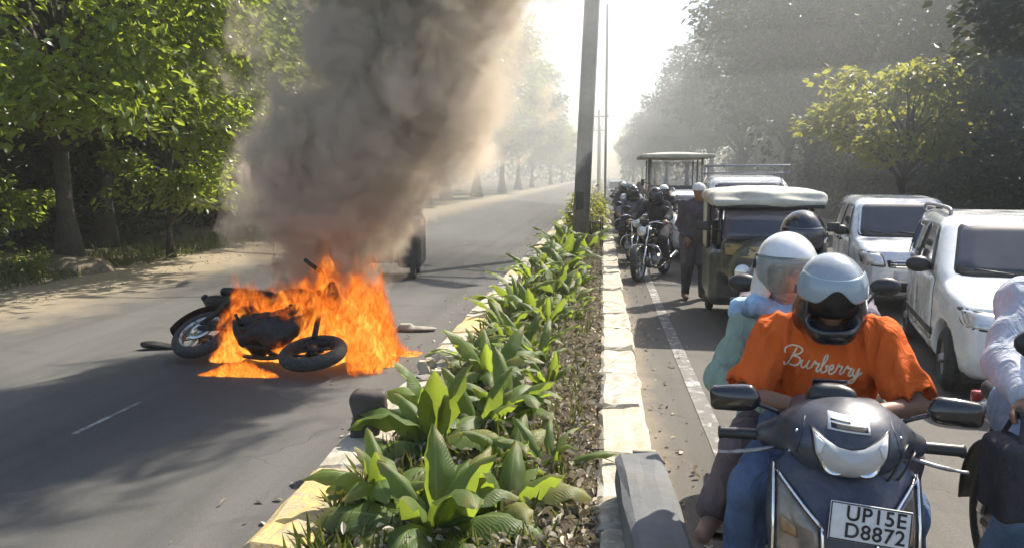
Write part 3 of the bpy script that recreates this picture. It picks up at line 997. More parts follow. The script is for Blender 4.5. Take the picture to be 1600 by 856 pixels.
# earth mound round the first trunk
S = SDF((-1.3, -1.1, -0.2), (1.3, 1.1, 0.8), 0.06)
S.ell((0, 0, -0.05), (0.85, 0.7, 0.38), 0.1)
S.ell((-0.7, -0.1, -0.1), (0.45, 0.4, 0.26), 0.15)
S.warp(lambda X, Y, Z: 0.04 * np.sin(7 * X + 2 * Y) * np.sin(6 * Y + 3 * Z))
tag(obj('root_mound', S.mesh(), M['soil'], loc=(-9.75, 13.55, 0)), 'low brown earth mound round the thick forked trunk', 'mound')

# the wood that closes the view at the far end and behind both rows
rng = np.random.default_rng(91)
def wood(name, pts, leaf, label, m):
    V, F = leaves(pts, leaf, rng, LEAF_T2, LEAF_F2, 0.3)
    tag(obj(name, (V, F), m, smooth=False), label, 'wood', kind='stuff')
n = 9000
px_ = np.where(rng.uniform(0, 1, n) < 0.5, -1, 1) * (6.5 + 55 * rng.uniform(0, 1, n) ** 1.3)
P = np.stack([px_, rng.uniform(250, 300, n), 11 * rng.uniform(0, 1, n) ** 0.8], 1)
wood('far_wood', P, 1.2, 'faint wood closing the view at the far end of the road', M['leaf_shaded'])
n = 16000
yy = rng.uniform(4, 150, n)
P = np.stack([-22 - rng.uniform(0, 7, n) - 0.02 * yy, yy, 8.5 * rng.uniform(0, 1, n) ** 0.9], 1)
wood('far_wood', P, 0.62, 'dark mass of wood behind the left-hand trees', M['leaf_shaded'])
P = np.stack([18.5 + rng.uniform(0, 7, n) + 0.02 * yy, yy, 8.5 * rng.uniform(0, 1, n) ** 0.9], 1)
wood('far_wood', P, 0.62, 'dark mass of wood behind the right-hand trees', M['leaf_shaded'])
# ------------------------------------------------------------------ planted median: lilies, litter, poles, stones
def blade(length, width, el0, curl, fold, seed, nu=9, nv=4, tip=0.35):
    r = np.random.default_rng(seed)
    P = []
    x = z = 0.0
    a = el0
    ds = length / nu
    sway = r.normal(0, 0.10)
    V, F, UV = [], [], []
    y = 0.0
    for i in range(nu + 1):
        t = i / nu
        w = width * (math.sin(math.pi * min(1, (t * 0.93 + 0.03)) ** 0.8) ** 0.75) * (1 if t < 0.97 else 0.35) + 0.006
        if t < 0.12: w = max(w * (0.3 + t * 5), 0.012)
        d = Vector((math.cos(a), math.sin(sway * t * 2), math.sin(a))).normalized()
        side = Vector((0, 1, 0)); upv = d.cross(side) * -1
        for j in range(nv + 1):
            v = j / nv - 0.5
            k = abs(v) * 2
            rip = 0.016 * math.sin(t * 19 + seed + v * 4) * k
            q = Vector((x, y, z)) + side * (v * w) + upv * (fold * w * k * k * 0.6 + rip)
            V.append(tuple(q)); UV.append((j / nv, t))
        x += d.x * ds; y += d.y * ds; z += d.z * ds
        a -= curl / nu * (0.4 + 1.2 * t)
    W = nv + 1
    for i in range(nu):
        for j in range(nv):
            F.append((i * W + j, (i + 1) * W + j, (i + 1) * W + j + 1, i * W + j + 1))
    me = mesh_data('leaf', V, F, M['blade'])
    uv = me.uv_layers.new(name='UVMap')
    for lp in me.loops: uv.data[lp.index].uv = UV[lp.vertex_index]
    return me
LIT = np.array([[0, 0, 0.02], [0.22, 0.20, 0.10], [0.55, 0.26, 0.13], [0.85, 0.14, 0.06], [1, 0, -0.06], [0.85, -0.14, 0.02], [0.55, -0.26, 0.08], [0.22, -0.20, 0.06], [0.5, 0, -0.03]])
LIF = np.array([[i, (i + 1) % 8, 8] for i in range(8)])
BL = {'up': [blade(0.42, 0.115, R(72), 1.2, 0.9, s) for s in (1, 2, 3)],
      'mid': [blade(0.46, 0.15, R(50), 2.1, 0.5, s) for s in (4, 5, 6, 7)],
      'low': [blade(0.44, 0.15, R(26), 1.6, 0.35, s) for s in (8, 9, 10, 11)],
      'thin': [blade(0.5, 0.07, R(62), 1.6, 0.5, s) for s in (12, 13, 14, 15)]}
STALK = mesh_data('stalk', *tube([(0, 0, -0.08), (0.004, 0, 0.03), (0, 0.004, 0.10)], [0.035, 0.03, 0.018], 8), M['stem'])
rp = random.Random(21)
def lily(loc, s, n, label, group='broad-leaved plants along the median', style='broad'):
    e = empty('broad_leaved_plant', loc, rp.uniform(0, 6.28), label, 'plant', group, scale=s)
    obj('stalk', STALK, parent=e)
    for i in range(n):
        t = i / n
        if style == 'broad': k = 'up' if t < 0.22 else 'mid' if t < 0.62 else 'low'
        else: k = 'thin' if t < 0.7 else 'low'
        o = bpy.data.objects.new('leaf', rp.choice(BL[k]))
        az = i * 2.4 + rp.gauss(0, 0.25)
        o.location = (0.012 * math.cos(az), 0.012 * math.sin(az), 0.10 - 0.10 * t)
        o.rotation_euler = (rp.gauss(0, 0.30), rp.gauss(0, 0.20), az)
        q = rp.uniform(0.8, 1.2)
        o.scale = (q, q * rp.uniform(0.85, 1.2), q)
        link(o, e)
    return e
lilies = [
    (-0.72, 3.30, 1.02, 20, 'broad', 'largest broad-leaved plant at the bottom edge of the photo, nearest the camera'),
    (-1.02, 3.62, 0.85, 15, 'broad', 'low broad-leaved plant between the nearest plant and the yellow kerb stone'),
    (-0.95, 4.45, 1.0, 18, 'broad', 'bright broad-leaved plant right beside the dark upright stone'),
    (-0.48, 4.20, 0.70, 10, 'broad', 'small plant with yellow-green leaves right of the nearest broad-leaved plant'),
    (-0.62, 5.10, 0.90, 13, 'broad', 'broad-leaved plant behind the two nearest plants, toward the dry leaves'),
    (-0.85, 5.95, 1.05, 15, 'broad', 'tall pointed-leaved plant in the middle of the median'),
    (-1.10, 5.05, 0.80, 11, 'broad', 'leafy plant on the bed behind the dark upright stone'),
    (-0.42, 3.55, 0.75, 11, 'broad', 'low plant at the bottom edge between the nearest plant and the dry leaves'),
    (-0.38, 5.75, 0.62, 10, 'thin', 'small narrow-leaved plant half buried in the dry leaves'),
    (-0.75, 4.80, 0.80, 12, 'broad', 'plant squeezed between the bright plant and the dry leaf bed'),
    (-1.12, 6.60, 0.75, 11, 'thin', 'small plant growing out of the gap in the left kerb'),
    (-0.72, 7.05, 0.85, 12, 'broad', 'broad-leaved plant between the two narrow-leaved ones in the middle'),
    (-0.75, 8.75, 0.90, 12, 'broad', 'leafy plant between the bushy and the spreading plants'),
    (-0.36, 9.60, 0.70, 10, 'thin', 'small plant toward the right kerb halfway along the median'),
    (-0.30, 11.2, 0.75, 10, 'thin', 'narrow-leaved plant toward the right kerb before the pole'),
    (-0.52, 6.60, 0.80, 12, 'thin', 'narrow-leaved plant beside the dry leaf litter in the middle of the median'),
    (-0.92, 7.50, 0.95, 12, 'thin', 'dark narrow-leaved plant beside the broken stretch of kerb'),
    (-0.55, 8.30, 0.80, 12, 'thin', 'bushy plant with yellow-green leaves halfway along the median'),
    (-0.98, 9.20, 1.15, 15, 'thin', 'spreading narrow-leaved plant reaching over the left kerb'),
    (-0.60, 10.3, 1.00, 13, 'broad', 'plant behind the spreading narrow-leaved one'),
    (-1.00, 11.6, 1.00, 12, 'thin', 'dark plant at the left kerb below the pole'),
    (-0.60, 12.6, 1.10, 13, 'broad', 'leafy plant in the median some way before the pole'),
    (-0.95, 13.8, 1.10, 12, 'thin', 'plant on the left kerb before the pole'),
    (-0.60, 15.0, 1.25, 13, 'broad', 'tall leafy plant just in front of the pole foot'),
    (-0.90, 16.3, 1.30, 13, 'thin', 'plant left of the pole foot'),
    (-0.30, 16.8, 1.35, 13, 'thin', 'plant right of the pole foot'),
    (-0.85, 18.6, 1.30, 12, 'broad', 'plant just behind the pole foot'),
]
for x, y, s, n, st, lab in lilies:
    lily((x, y, 0.13), s * 1.1, n + 2, lab, style=st)
rl = random.Random(71)
for i in range(16):
    lily((rl.uniform(-1.15, -0.26), 3.4 + i * 0.62 + rl.uniform(-0.15, 0.15), 0.12), rl.uniform(0.5, 0.78), 11, 'small low plant filling a gap between the larger median plants', 'small plants between the larger ones', 'thin' if i % 3 else 'broad')
for i in range(16):
    y = 20.5 + i * 2.3
    lily((-0.65 + 0.35 * math.sin(i * 2.1), y, 0.13), 1.25 + 0.2 * math.sin(i), 9, 'distant green plant in the median beyond the pole', 'far plants in the median', 'thin')
BUm = bush_mesh(44, 0.42, 1.0, 900, 0.10, M['leaf_yellow'])
for i, (x, y, s, lab) in enumerate([(-0.25, 20.0, 1.0, 'yellow-green shrub just right of the big pole'), (-0.7, 24.0, 1.0, 'yellow-green shrub in the median behind the big pole'), (-0.3, 28.0, 1.1, 'small yellow-green shrub far along the median')]):
    e = empty('shrub', (x, y, 0.1), i, lab, 'shrub', 'shrubs in the median', scale=s)
    tag(obj('foliage', BUm[0], parent=e), kind='stuff')
    obj('stem', BUm[1], parent=e)

# dry leaves, twigs and weeds on the bed
rng = np.random.default_rng(77)
n = 12000
yy = 2.6 + 24 * rng.uniform(0, 1, n) ** 2.0
xx = np.where(rng.uniform(0, 1, n) < 0.72, rng.uniform(-0.42, 0.0, n), rng.uniform(-1.22, 0.0, n))
P = np.stack([xx, yy, 0.175 + 0.05 * np.sin(np.pi * (xx + 1.3) / 1.36) + rng.uniform(-0.02, 0.05, n)], 1)
V, F = leaves(P, 0.050, rng, LIT * np.array([1, 0.8, 2.0]), LIF, 0.0)
tag(obj('leaf_litter', (V, F), M['dry_leaf'], smooth=False), 'pale dry fallen leaves covering the bed beside the right kerb', 'dry leaves', kind='stuff')
n = 260
yy = 2.8 + 16 * rng.uniform(0, 1, n) ** 1.6
xx = rng.uniform(-0.65, 0.02, n)
tw = []
for k in range(n):
    a = rng.uniform(0, 6.28); l = rng.uniform(0.05, 0.22); z = 0.215 + rng.uniform(0, 0.03)
    tw.append(tube([(xx[k], yy[k], z), (xx[k] + l * 0.5 * math.cos(a), yy[k] + l * 0.5 * math.sin(a), z + 0.015), (xx[k] + l * math.cos(a + 0.3), yy[k] + l * math.sin(a + 0.3), z)], [0.004, 0.003, 0.002], 4))
tag(obj('twigs', join(*tw), M['bark']), 'thin dry twigs scattered over the median bed', 'twigs', kind='stuff')
n = 6000
yy = 2.8 + 26 * rng.uniform(0, 1, n) ** 1.8
xx = rng.uniform(-1.24, -0.12, n)
P = np.stack([xx, yy, np.full(n, 0.15)], 1)
T = np.array([[0, -0.035, 0], [0, 0.035, 0], [0.55, 0.025, 0.06], [1.0, 0, -0.05], [0.55, -0.025, 0.06]])
V, F = leaves(P, 0.16, rng, T, np.array([[0, 1, 2, 3], [0, 3, 4, 0]])[:, :4], -0.9)
F = [f for f in (F.tolist())]
F = [tuple(f[:3]) if f[0] == f[3] else tuple(f) for f in F]
tag(obj('weeds', (V, F), M['grass'], smooth=False), 'low green weeds growing between the median plants', 'weeds', kind='stuff')
# weeds and litter along the left verge
n = 5200
yy = 9 + 34 * rng.uniform(0, 1, n) ** 1.6
xx = -9.0 - np.abs(rng.normal(0, 1.6, n))
P = np.stack([xx, yy, np.full(n, 0.0)], 1)
V, F = leaves(P, 0.22, rng, T, np.array([[0, 1, 2, 3], [0, 3, 4, 0]]), -0.9)
F = [tuple(f[:3]) if f[0] == f[3] else tuple(f) for f in F.tolist()]
tag(obj('verge_grass', (V, F), M['grass'], smooth=False), 'rough grass and weeds along the left verge', 'grass', kind='stuff')
n = 900
yy = 3 + 30 * rng.uniform(0, 1, n) ** 1.3
xx = np.where(rng.uniform(0, 1, n) < 0.86, -7.6 - np.abs(rng.normal(0, 0.9, n)), -1.6 - np.abs(rng.normal(0, 0.35, n)))
P = np.stack([xx, yy, np.full(n, 0.016)], 1)
V, F = leaves(P, 0.045, rng, LIT, LIF, 0.0)
tag(obj('roadside_litter', (V, F), M['dry_leaf'], smooth=False), 'dry leaves and grit along the edges of the left road', 'dry leaves', kind='stuff')
n = 200
yy = 3.5 + 14 * rng.uniform(0, 1, n) ** 1.3
xx = 0.34 + np.abs(rng.normal(0, 0.22, n))
P = np.stack([xx, yy, np.full(n, 0.016)], 1)
V, F = leaves(P, 0.04, rng, LIT, LIF, 0.0)
tag(obj('roadside_litter', (V, F), M['dry_leaf'], smooth=False), 'dry leaves and grit beside the right kerb', 'dry leaves', kind='stuff')

# rubble where the left kerb is broken
rs = random.Random(9)
for i in range(7):
    o = obj('broken_stone', stone_mesh('broken_stone', rs.uniform(0.09, 0.2), rs.uniform(0.1, 0.24), rs.uniform(0.08, 0.14), 60 + i, 0.05, M[['kerb_white', 'kerb_grey', 'kerb_cream'][i % 3]]))
    o.location = (-1.38 + rs.uniform(-0.12, 0.14), 5.98 + i * 0.125, 0.12 + rs.uniform(-0.02, 0.03))
    o.rotation_euler = (rs.uniform(-0.3, 0.3), rs.uniform(-0.3, 0.3), rs.uniform(0, 3))
    tag(o, 'broken lump of kerb stone in the gap of the left kerb', 'stone', 'broken kerb lumps')
# dark upright stone on the left kerb, and the grey block lying on the right kerb
S = SDF((-0.2, -0.12, -0.05), (0.2, 0.12, 0.42), 0.012)
S.rbox((0, 0, 0.15), (0.17, 0.11, 0.30), 0.03, rot=(0, 0.08, 0))
S.rbox((0.02, 0, 0.24), (0.21, 0.11, 0.12), 0.03, 0.05, rot=(0, -0.12, 0))
S.warp(lambda X, Y, Z: 0.008 * np.sin(40 * X + 11 * Z) * np.sin(31 * Z + 9 * Y))
tag(obj('kerb_marker_stone', S.mesh(), M['stone_dark'], loc=(-1.40, 4.55, 0.17), rot=(0.05, 0.04, 0.2)), 'dark brown upright stone standing on the left kerb beside the plants', 'stone')
e = empty('concrete_block', (0.215, 3.15, 0.24), R(3.0), 'weathered grey concrete block lying on the right kerb at the bottom edge', 'block')
bm_ = stone_mesh('slab', 0.215, 1.15, 0.21, 91, 0.012, M['concrete'])
obj('slab', bm_, parent=e, loc=(0, 0, 0.108))
obj('end_cap', box((0.03, 0.583, 0.2), (0.11, 0.03, 0.028), 0.006), M['kerb_white'], e)

# poles
def pole(label, x, y, h, r0, r1, lean, seg=12, arm=None, name='lamp_post', base=True):
    e = empty(name, (x, y, 0.1), 0, label, 'pole')
    obj('shaft', tube([(lean * h * t, 0, h * t) for t in (0, 0.25, 0.5, 0.75, 1)], [r0 + (r1 - r0) * t for t in (0, 0.25, 0.5, 0.75, 1)], seg), M['pole'], e)
    if base:
        obj('base_plate', box((0, 0, 0.02), (r0 * 3.4, r0 * 3.4, 0.05), 0.01), M['concrete'], e)
        obj('inspection_door', box((0, -r0 * 0.97, 1.1), (r0 * 0.9, 0.02, 0.4), 0.006), M['iron'], e)
    if arm:
        for sg in (-1, 1):
            obj('bracket', tube([(lean * h, 0, h - 0.05), (lean * h + sg * arm * 0.5, 0, h + 0.25), (lean * h + sg * arm, 0, h + 0.3)], 0.03, 6), M['pole'], e)
            obj('lamp_head', box((lean * h + sg * (arm + 0.25), 0, h + 0.29), (0.6, 0.2, 0.1), 0.03), M['alloy'], e)
    return e
pole('big leaning grey pole standing among the median plants', -0.50, 18.0, 9.5, 0.185, 0.15, 0.04, arm=1.4)
pole('thin dark lamp pole in the median right of the big pole', 0.10, 35.0, 8.8, 0.055, 0.045, 0.0, 8)
for y, h, lab in ((62.0, 6.6, 'hazy pole with a crossarm between the two nearer poles'), (88.0, 7.0, 'faint far pole in the middle of the median')):
    e = pole(lab, -0.35, y, h, 0.11, 0.08, 0.0, 8)
    obj('crossarm', box((0, 0, h - 0.5), (1.5, 0.1, 0.12), 0.01), M['iron'], e)
    for q in (-0.6, 0.0, 0.6):
        obj('insulator', lathe([(0.0, 0.30), (0.05, 0.28), (0.03, 0.16), (0.06, 0.1), (0.03, 0.0)], 8, 'z'), M['kerb_white'], e, loc=(q, 0, h - 0.44))
# small iron tree guard in the bed
e = empty('iron_guard', (-0.12, 17.6, 0.12), 0, 'small iron bar guard in the bed just right of the big pole', 'guard')
for k in range(4):
    a, b = 0.16 * math.cos(k * math.pi / 2 + 0.6), 0.16 * math.sin(k * math.pi / 2 + 0.6)
    obj('bar', tube([(a, b, -0.05), (a, b, 0.75)], 0.014, 6), M['iron'], e)
for z in (0.3, 0.62):
    obj('ring', tube([(0.16 * math.cos(t), 0.16 * math.sin(t), z) for t in np.linspace(0, 6.28, 13)], 0.01, 5), M['iron'], e)
# ------------------------------------------------------------------ motorcycles (front toward -y, origin on the ground between the wheels)
def wheel_parts(parent, c, r, w, tyre_m, rim_m, rot=None, spokes=10, disc=True):
    """wheel with its axle along x"""
    e = bpy.data.objects.new('wheel', None)
    e.location = c
    if rot is not None: e.rotation_euler = rot
    link(e, parent)
    pr = []
    for k in range(13):
        a = -math.pi * 0.62 + k * math.pi * 1.24 / 12
        pr.append((r - w * 0.5 + math.cos(a) * w * 0.5, math.sin(a) * w * 0.5))
    pr.append((r - w * 0.78, w * 0.30)); pr.append((r - w * 0.78, -w * 0.30))
    obj('tyre', lathe(pr, 40, 'x', True), tyre_m, e)
    ri = r - w * 0.74
    rim = lathe([(ri + 0.012, -w * 0.34), (ri, -w * 0.36), (ri - 0.022, -w * 0.2), (ri - 0.026, 0), (ri - 0.022, w * 0.2), (ri, w * 0.36), (ri + 0.012, w * 0.34)], 36, 'x', True)
    hub = lathe([(0.0, -w * 0.55), (0.035, -w * 0.55), (0.045, -w * 0.3), (0.045, w * 0.3), (0.035, w * 0.55), (0.0, w * 0.55)], 16, 'x')
    obj('rim', join(rim, hub), rim_m, e)
    for k in range(spokes):
        a = 2 * math.pi * k / spokes
        d = 0.10 if k % 2 else -0.10
        p0 = (0.018 if k % 2 else -0.018, 0.04 * math.cos(a), 0.04 * math.sin(a))
        p1 = (0, (ri - 0.015) * math.cos(a + d), (ri - 0.015) * math.sin(a + d))
        obj('spoke', tube([p0, p1], [0.016, 0.011], 6), rim_m, e)
    if disc:
        obj('brake_disc', lathe([(0.055, -w * 0.60), (0.125, -w * 0.60), (0.125, -w * 0.56), (0.055, -w * 0.56)], 28, 'x', True), M['steel'], e)
    return e

def sdf_obj(name, S, m, parent):
    return obj(name, S.mesh(), m, parent)

def motorcycle(root, tank_m, frame_m=None, rub=None, rim_m=None, alloy=None, seat_m=None, body_m=None, front_rot=None, glass=True, mirror=True, burnt=False):
    fm = frame_m or M['iron']; rub = rub or M['rubber']; rim_m = rim_m or M['alloy']; al = alloy or M['alloy']
    sm = seat_m or M['seat']; bm_ = body_m or M['black']; ch = M['chrome'] if frame_m is None else frame_m
    wheel_parts(root, (-0.03, -0.70, 0.17) if burnt else (0, -0.66, 0.30), 0.30, 0.125 if burnt else 0.10, rub, fm if burnt else rim_m, front_rot, disc=not burnt)
    wheel_parts(root, (0, 0.64, 0.30), 0.30, 0.115, rub, rim_m)
    for s in (-1, 1):
        obj('fork_leg', join(tube([(s * 0.085, -0.66, 0.30), (s * 0.085, -0.54, 0.60)], 0.026, 10), tube([(s * 0.085, -0.55, 0.58), (s * 0.085, -0.41, 0.95)], 0.018, 10)), ch, root)
        obj('shock_absorber', tube([(s * 0.11, 0.60, 0.36), (s * 0.11, 0.50, 0.66)], 0.026, 9), ch, root)
        obj('swing_arm', tube([(s * 0.08, 0.12, 0.34), (s * 0.085, 0.64, 0.30)], 0.022, 7), fm, root)
        obj('indicator', xf(lathe([(0, -0.035), (0.022, -0.02), (0.024, 0.02), (0, 0.035)], 10, 'x'), Matrix.Translation((s * 0.17, -0.46, 0.80))), M['amber'] if frame_m is None else frame_m, root)
        obj('footrest', tube([(s * 0.10, 0.10, 0.30), (s * 0.30, 0.10, 0.30)], 0.016, 7), bm_, root)
        obj('hand_grip', tube([(s * 0.25, -0.33, 1.04), (s * 0.38, -0.26, 1.02)], 0.018, 9), bm_, root)
        obj('lever', tube([(s * 0.19, -0.40, 1.03), (s * 0.27, -0.39, 1.02), (s * 0.36, -0.33, 1.00)], [0.009, 0.008, 0.007], 6), ch, root)
        if mirror:
            st = tube(catmull([(s * 0.22, -0.36, 1.05), (s * 0.27, -0.40, 1.18), (s * 0.34, -0.38, 1.25)], 4), 0.007, 6)
            mm = obj('mirror', join(st, xf(lathe([(0, -0.03), (0.035, -0.026), (0.06, -0.008), (0.062, 0.004), (0.0, 0.004)], 18, 'y'), Matrix.Translation((s * 0.36, -0.37, 1.26)) @ Matrix.Diagonal((1.25, 1, 0.8, 1)))), bm_, root)
            obj('mirror_glass', xf(lathe([(0.0, 0.006), (0.055, 0.006)], 18, 'y'), Matrix.Translation((s * 0.36, -0.37, 1.26)) @ Matrix.Diagonal((1.25, 1, 0.8, 1))), M['mirror'] if glass else bm_, mm)
    obj('handlebar', tube(catmull([(-0.38, -0.26, 1.02), (-0.24, -0.335, 1.04), (-0.12, -0.39, 1.02), (0, -0.40, 0.98), (0.12, -0.39, 1.02), (0.24, -0.335, 1.04), (0.38, -0.26, 1.02)], 4), 0.012, 8), ch, root)
    obj('instrument_cluster', box((0, -0.42, 1.03), (0.17, 0.06, 0.09), 0.02), bm_, root)
    hl = obj('headlight', xf(lathe([(0.0, 0.09), (0.05, 0.085), (0.088, 0.03), (0.095, -0.03), (0.088, -0.045)], 24, 'y'), Matrix.Translation((0, -0.50, 0.87))), bm_, root)
    obj('lens', xf(lathe([(0.088, -0.045), (0.06, -0.062), (0.0, -0.07)], 24, 'y'), Matrix.Translation((0, -0.50, 0.87))), M['lamp_glass'] if glass else bm_, hl)
    def arc(cy, cz, r, a0, a1, w, n=14):
        return grid_surface(lambda u, v: ((v - 0.5) * w, cy + (r - 0.02 * (2 * v - 1) ** 2) * math.cos(a0 + (a1 - a0) * u), cz + (r - 0.02 * (2 * v - 1) ** 2) * math.sin(a0 + (a1 - a0) * u)), n, 6, 0.006)
    if not burnt: obj('front_mudguard', arc(-0.66, 0.30, 0.335, R(25), R(165), 0.13), bm_, root)
    obj('rear_mudguard', arc(0.64, 0.30, 0.36, R(-5), R(130), 0.15), bm_, root)
    S = SDF((-0.2, -0.45, 0.6), (0.2, 0.25, 1.05), 0.016)
    S.ell((0, -0.15, 0.83), (0.145, 0.25, 0.12)); S.ell((0, 0.06, 0.79), (0.10, 0.16, 0.08), 0.06); S.rbox((0, -0.12, 0.75), (0.2, 0.36, 0.08), 0.03, 0.05)
    tk = sdf_obj('fuel_tank', S, tank_m, root)
    obj('fuel_cap', xf(lathe([(0, 0.02), (0.035, 0.018), (0.04, 0.0), (0.04, -0.03)], 16, 'z'), Matrix.Translation((0, -0.16, 0.94))), ch, tk)
    S = SDF((-0.2, 0.0, 0.6), (0.2, 0.9, 1.0), 0.018)
    S.rbox((0, 0.30, 0.80), (0.25, 0.42, 0.10), 0.045); S.rbox((0, 0.60, 0.845), (0.21, 0.34, 0.09), 0.04, 0.06)
    sdf_obj('seat', S, sm, root)
    S = SDF((-0.22, 0.1, 0.4), (0.22, 1.0, 0.85), 0.018)
    S.rbox((0, 0.40, 0.66), (0.24, 0.44, 0.18), 0.05); S.ell((0, 0.74, 0.74), (0.09, 0.2, 0.055), 0.08)
    sdf_obj('side_panel', S, tank_m, root)
    obj('tail_light', box((0, 0.93, 0.76), (0.13, 0.05, 0.06), 0.015), M['red_lens'] if glass else bm_, root)
    S = SDF((-0.2, -0.36, 0.15), (0.2, 0.3, 0.75), 0.014)
    S.rbox((0, 0.02, 0.34), (0.26, 0.40, 0.20), 0.06); S.cap((-0.14, 0.06, 0.33), (0.14, 0.06, 0.33), 0.10, k=0.03); S.cap((-0.13, -0.1, 0.33), (0.13, -0.1, 0.33), 0.08, k=0.03)
    en = sdf_obj('engine', S, al, root)
    fins = [box((0, -0.16 - 0.012 * k, 0.44 + 0.028 * k), (0.21 - 0.004 * (k % 2), 0.17, 0.011), 0.003) for k in range(8)]
    fins.append(box((0, -0.21, 0.54), (0.13, 0.12, 0.26), 0.02))
    obj('cylinder_fins', join(*fins), bm_, en)
    obj('frame', join(tube(catmull([(0, -0.40, 0.90), (0, -0.36, 0.6), (0, -0.30, 0.26), (0, 0.10, 0.22), (0, 0.20, 0.5), (0, 0.26, 0.74)], 4), 0.024, 8),
                      tube([(0, -0.40, 0.90), (0, 0.1, 0.74), (0, 0.85, 0.76)], 0.022, 8), tube([(0, -0.44, 0.98), (0, -0.37, 0.78)], 0.036, 10)), fm, root)
    ex = obj('exhaust', join(tube(catmull([(0.05, -0.26, 0.52), (0.10, -0.38, 0.40), (0.12, -0.24, 0.22), (0.14, 0.1, 0.20), (0.16, 0.3, 0.27)], 5), 0.021, 9),
                             tube([(0.16, 0.28, 0.265), (0.165, 0.34, 0.285), (0.18, 0.80, 0.40), (0.18, 0.84, 0.41)], [0.03, 0.045, 0.05, 0.035], 14)), ch, root)
    obj('chain_guard', box((-0.10, 0.40, 0.36), (0.02, 0.50, 0.06), 0.008), bm_, root)
    if burnt:
        S = SDF((-0.3, -0.55, 0.05), (0.3, 0.45, 0.85), 0.02)
        S.ell((-0.06, -0.05, 0.36), (0.15, 0.34, 0.17)); S.ell((-0.05, -0.30, 0.52), (0.12, 0.14, 0.20), 0.08); S.ell((-0.05, 0.25, 0.5), (0.10, 0.2, 0.12), 0.1)
        S.warp(lambda X, Y, Z: 0.03 * np.sin(21 * X + 9 * Z) * np.sin(17 * Y + 13 * Z) + 0.012 * np.sin(47 * Y) * np.sin(39 * Z))
        sdf_obj('melted_panel', S, M['char'], root)
    else: obj('crash_guard', tube(catmull([(0.0, -0.34, 0.62), (0.22, -0.36, 0.60), (0.30, -0.36, 0.45), (0.20, -0.34, 0.28), (0, -0.32, 0.26), (-0.20, -0.34, 0.28), (-0.30, -0.36, 0.45), (-0.22, -0.36, 0.60), (0.0, -0.34, 0.62)], 4), 0.012, 7), ch, root)
    return root

# the burning one: rear wheel on the left of the photo, tipped over away from the camera
burn = empty('burning_motorcycle', (-3.22, 6.72, 0.09), label='blackened motorcycle lying on the road wrapped in flames', cat='motorcycle')
burn.rotation_euler = (Matrix.Rotation(R(75), 3, 'Z') @ Matrix.Rotation(R(57), 3, 'Y')).to_euler()
motorcycle(burn, M['char'], M['char'], M['rubber'], M['char_rim'], M['char'], M['char'], M['char'], glass=False, front_rot=(0, R(20), 0), mirror=False, burnt=True)

# pieces torn off it
S = SDF((-0.3, -0.12, -0.02), (0.3, 0.12, 0.2), 0.012)
S.ell((0, 0, 0.03), (0.26, 0.07, 0.03), 0.02, rot=(0, 0.16, 0)); S.ell((-0.16, 0, 0.05), (0.09, 0.055, 0.03), 0.04)
tag(obj('mudguard_piece', S.mesh(), M['char'], loc=(-4.38, 7.55, 0.0), rot=(0, 0, 0.25)), 'dark curved mudguard piece on the road left of the burning wheel', 'debris')
S = SDF((-0.3, -0.15, -0.02), (0.3, 0.15, 0.2), 0.012)
S.ell((0, 0, 0.035), (0.24, 0.09, 0.03), 0.02); S.rbox((-0.12, 0, 0.06), (0.14, 0.10, 0.07), 0.02, 0.05)
tag(obj('side_cover_piece', S.mesh(), M['kerb_grey'], loc=(-2.08, 8.75, 0.0), rot=(0, 0, 0.1)), 'flat grey cover piece on the road right of the fire', 'debris')

# ------------------------------------------------------------------ fire
def volume_mat(name):
    m = bpy.data.materials.new(name)
    m.use_nodes = True
    nt = m.node_tree
    nt.nodes.remove(nt.nodes['Principled BSDF'])
    return m, nt, nt.nodes, nt.links, nt.nodes['Material Output']

